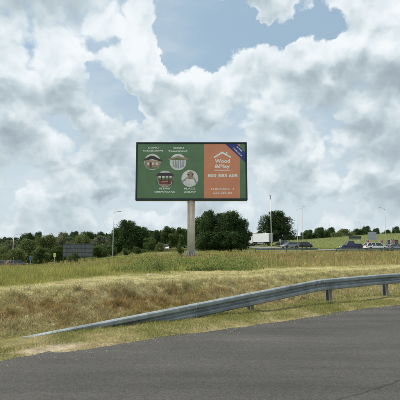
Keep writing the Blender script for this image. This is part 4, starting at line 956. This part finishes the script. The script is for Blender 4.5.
def sign(name, px, y0, y1, wpx, Y, mat, label, posts=1, thick=.05, faces=None, cat='road sign'):
    x = at(px, 245, Y).x; g = hz(x, Y); zt, zb = at(px, y0, Y).z - g, at(px, y1, Y).z - g; w = wpx * Y / FPX
    zb = max(zb, .25)
    o = empty(name, (x, Y, g)); tag(o, label, cat)
    pn = MB().box((0, 0, (zt + zb) / 2), (w, thick, zt - zb), bev=.01).build('sign_panel', MAT[mat], o)
    xs = [0] if posts == 1 else [-w * .3, w * .3]
    for u in xs: MB().tube([(u, .07, -.3), (u, .07, zt - .08)], .038 if posts == 1 else .06, 8).build('post', MAT['galv_dull'], o, True)
    if faces: faces(pn, w, zb, zt)
    return o
def back_ribs(pn, w, zb, zt):
    for k in (.22, .78): MB().box((0, -.045, zb + (zt - zb) * k), (w * .96, .04, .06)).build('rib', MAT['galv_dull'], pn)
def chevron(pn, w, zb, zt):
    zm = (zb + zt) / 2; hh = (zt - zb) / 2
    for k in (-.30, .12):
        u = w * k; t_ = w * .2
        MB().add([(u, -.029, zb + .02), (u + t_, -.029, zb + .02), (u + t_ + w * .18, -.029, zm), (u + t_, -.029, zt - .02), (u, -.029, zt - .02), (u + w * .18, -.029, zm)], [(0, 1, 2, 5), (5, 2, 3, 4)]).build('chevron_mark', MAT['sign_red'], pn)
sign('road_sign', 372.6, 232.2, 240.2, 8.6, 92, 'sign_back', 'grey square sign seen from behind above the white estate car', 2, faces=back_ribs)
sign('road_sign', 355.2, 236.2, 239.4, 12.4, 96, 'sign_dark', 'long dark sign board above the navy pickup', 2, faces=back_ribs)
sign('chevron_sign', 367.4, 239.8, 243.3, 3.4, 88, 'sign_white', 'red and white chevron board left of the grey square sign', 1, faces=chevron)
sign('chevron_sign', 381.6, 239.8, 243.3, 3.4, 88, 'sign_white', 'red and white chevron board right of the white estate car roof', 1, faces=chevron)
sign('chevron_sign', 392.6, 239.0, 243.6, 4.2, 88, 'sign_white', 'largest red and white chevron board at the right edge', 2, faces=chevron)
sign('road_sign', 280.4, 239.4, 242.0, 1.8, 105, 'sign_white', 'small white sign right of the truck at the foot of the lone tree')
sign('road_sign', 31.0, 256.6, 260.6, 2.8, 62, 'sign_blue', 'small blue sign at the meadow edge on the left')
sign('road_sign', 55.1, 253.2, 257.0, 2.6, 68, 'sign_yellow', 'small yellow sign left of the grey panel screen')
sign('marker_post', 248.6, 250.8, 252.8, 1.3, 62, 'sign_white', 'small white marker post at the meadow edge below the truck', cat='marker post')
for px, py0, py1, w_, label in ((396.5, 240, 246, 3.2, 'dark bin like cabinet at the right edge beside the largest chevron'), (389.2, 240.5, 246, 2.4, 'dark cabinet left of the largest chevron board')):
    x = at(px, 245, 90).x; g = hz(x, 90); w = w_ * 90 / FPX; zt = at(px, py0, 90).z - g
    o = empty('traffic_cabinet', (x, 90, g)); tag(o, label, 'cabinet')
    MB().box((0, 0, zt / 2), (w, .4, zt), bev=.03).build('body', MAT['sign_dark'], o); MB().box((0, 0, zt + .03), (w + .08, .48, .06), bev=.02).build('lid', MAT['panel2'], o); MB().box((0, -.206, zt * .52), (w * .8, .02, zt * .8)).build('door', MAT['panel'], o)

# screen of grey panels on the left (rear of a hoarding)
Y = 84; a_, b_ = at(63.2, 243.6, Y), at(92.4, 257.2, Y); xm = (a_.x + b_.x) / 2; g = hz(xm, Y); scw, z1, z0 = b_.x - a_.x, a_.z - g, max(b_.z - g, .4)
o = empty('panel_screen', (xm, Y, g)); tag(o, 'dark grey screen of upright panels on posts before the left trees', 'screen')
NP = 8
for k in range(NP):
    w = scw / NP; MB().box((-scw / 2 + w * (k + .5), .01 * (k % 2), (z0 + z1) / 2), (w - .035, .05, z1 - z0)).build('panel', MAT['panel'], o)
for t in (.06, .36, .66, .96): MB().box((0, -.06, z0 + (z1 - z0) * t), (scw, .06, .08)).build('batten', MAT['panel2'], o)
for k in range(5): MB().box((-scw / 2 + scw * (k + .06) / 4.12, .10, z1 / 2 - .2), (.14, .12, z1 + .4)).build('post', MAT['panel2'], o)

# house behind the close street lamps
hx, hy = at(293.5, 245, 225).x, 225; g = hz(hx, hy); ho = empty('house', (hx, hy, g)); tag(ho, 'small pale house with red roof behind the close street lamps', 'house')
MB().box((0, 0, 1.6), (6.4, 5, 3.3)).build('wall', MAT['wall'], ho)
MB().prism([(-2.8, 3.2), (2.8, 3.2), (0, 4.6)], -3.5, 3.5, 'x').build('roof', MAT['roof'], ho)
for u in (-1.8, 1.8): MB().box((u, -2.51, 1.9), (1.0, .06, 1.1)).build('window', MAT['glass'], ho)
MB().box((0, -2.51, 1.05), (.9, .06, 2.0)).build('door', MAT['panel2'], ho)

# ------------------------------------------------------------------ small things on the bank
def stone(px, py, Y, r, label, mat='stone', flat=.6, name='stone', cat='stone'):
    x = at(px, py, Y).x; m = MB(); n1, n2 = 7, 10; vv = []; rr = random.Random(int(px))
    for i in range(n1):
        th = math.pi * i / (n1 - 1)
        for k in range(n2):
            ph = 2 * math.pi * k / n2; q_ = r * (.8 + .4 * rr.random()); vv.append((q_ * math.sin(th) * math.cos(ph), q_ * .8 * math.sin(th) * math.sin(ph), q_ * flat * math.cos(th)))
    m.add(vv, [(i * n2 + k, i * n2 + (k + 1) % n2, (i + 1) * n2 + (k + 1) % n2, (i + 1) * n2 + k) for i in range(n1 - 1) for k in range(n2)])
    o = m.build(name, MAT[mat]); o.location = (x, Y, hz(x, Y) + r * flat * .35); tag(o, label, cat); return o
def on_ground(px, py):                 # march a pixel's ray until it meets the land
    r = ray(px, py); t = 4.0
    while t < 80 and EYE + r.z * t > hz(r.x * t, r.y * t): t += .02
    return r.y * t
for px, py, r, lab in ((26.5, 318, .06, 'pale stone half way down the brown bank on the left'), (147, 307.5, .045, 'small pale stone on the bank above the guard rail splice'), (54, 325.5, .03, 'smallest pale stone near the buried end of the guard rail'),
                       (149, 276.5, .075, 'pale yellow stone at the edge of the uncut meadow')):
    stone(px, py, on_ground(px, py), r, lab, flat=1.0 if px == 149 else .6)
for k, o in list(KINDS.items()):
    if k not in used:
        for c in list(o.children): bpy.data.objects.remove(c)
        bpy.data.objects.remove(o)
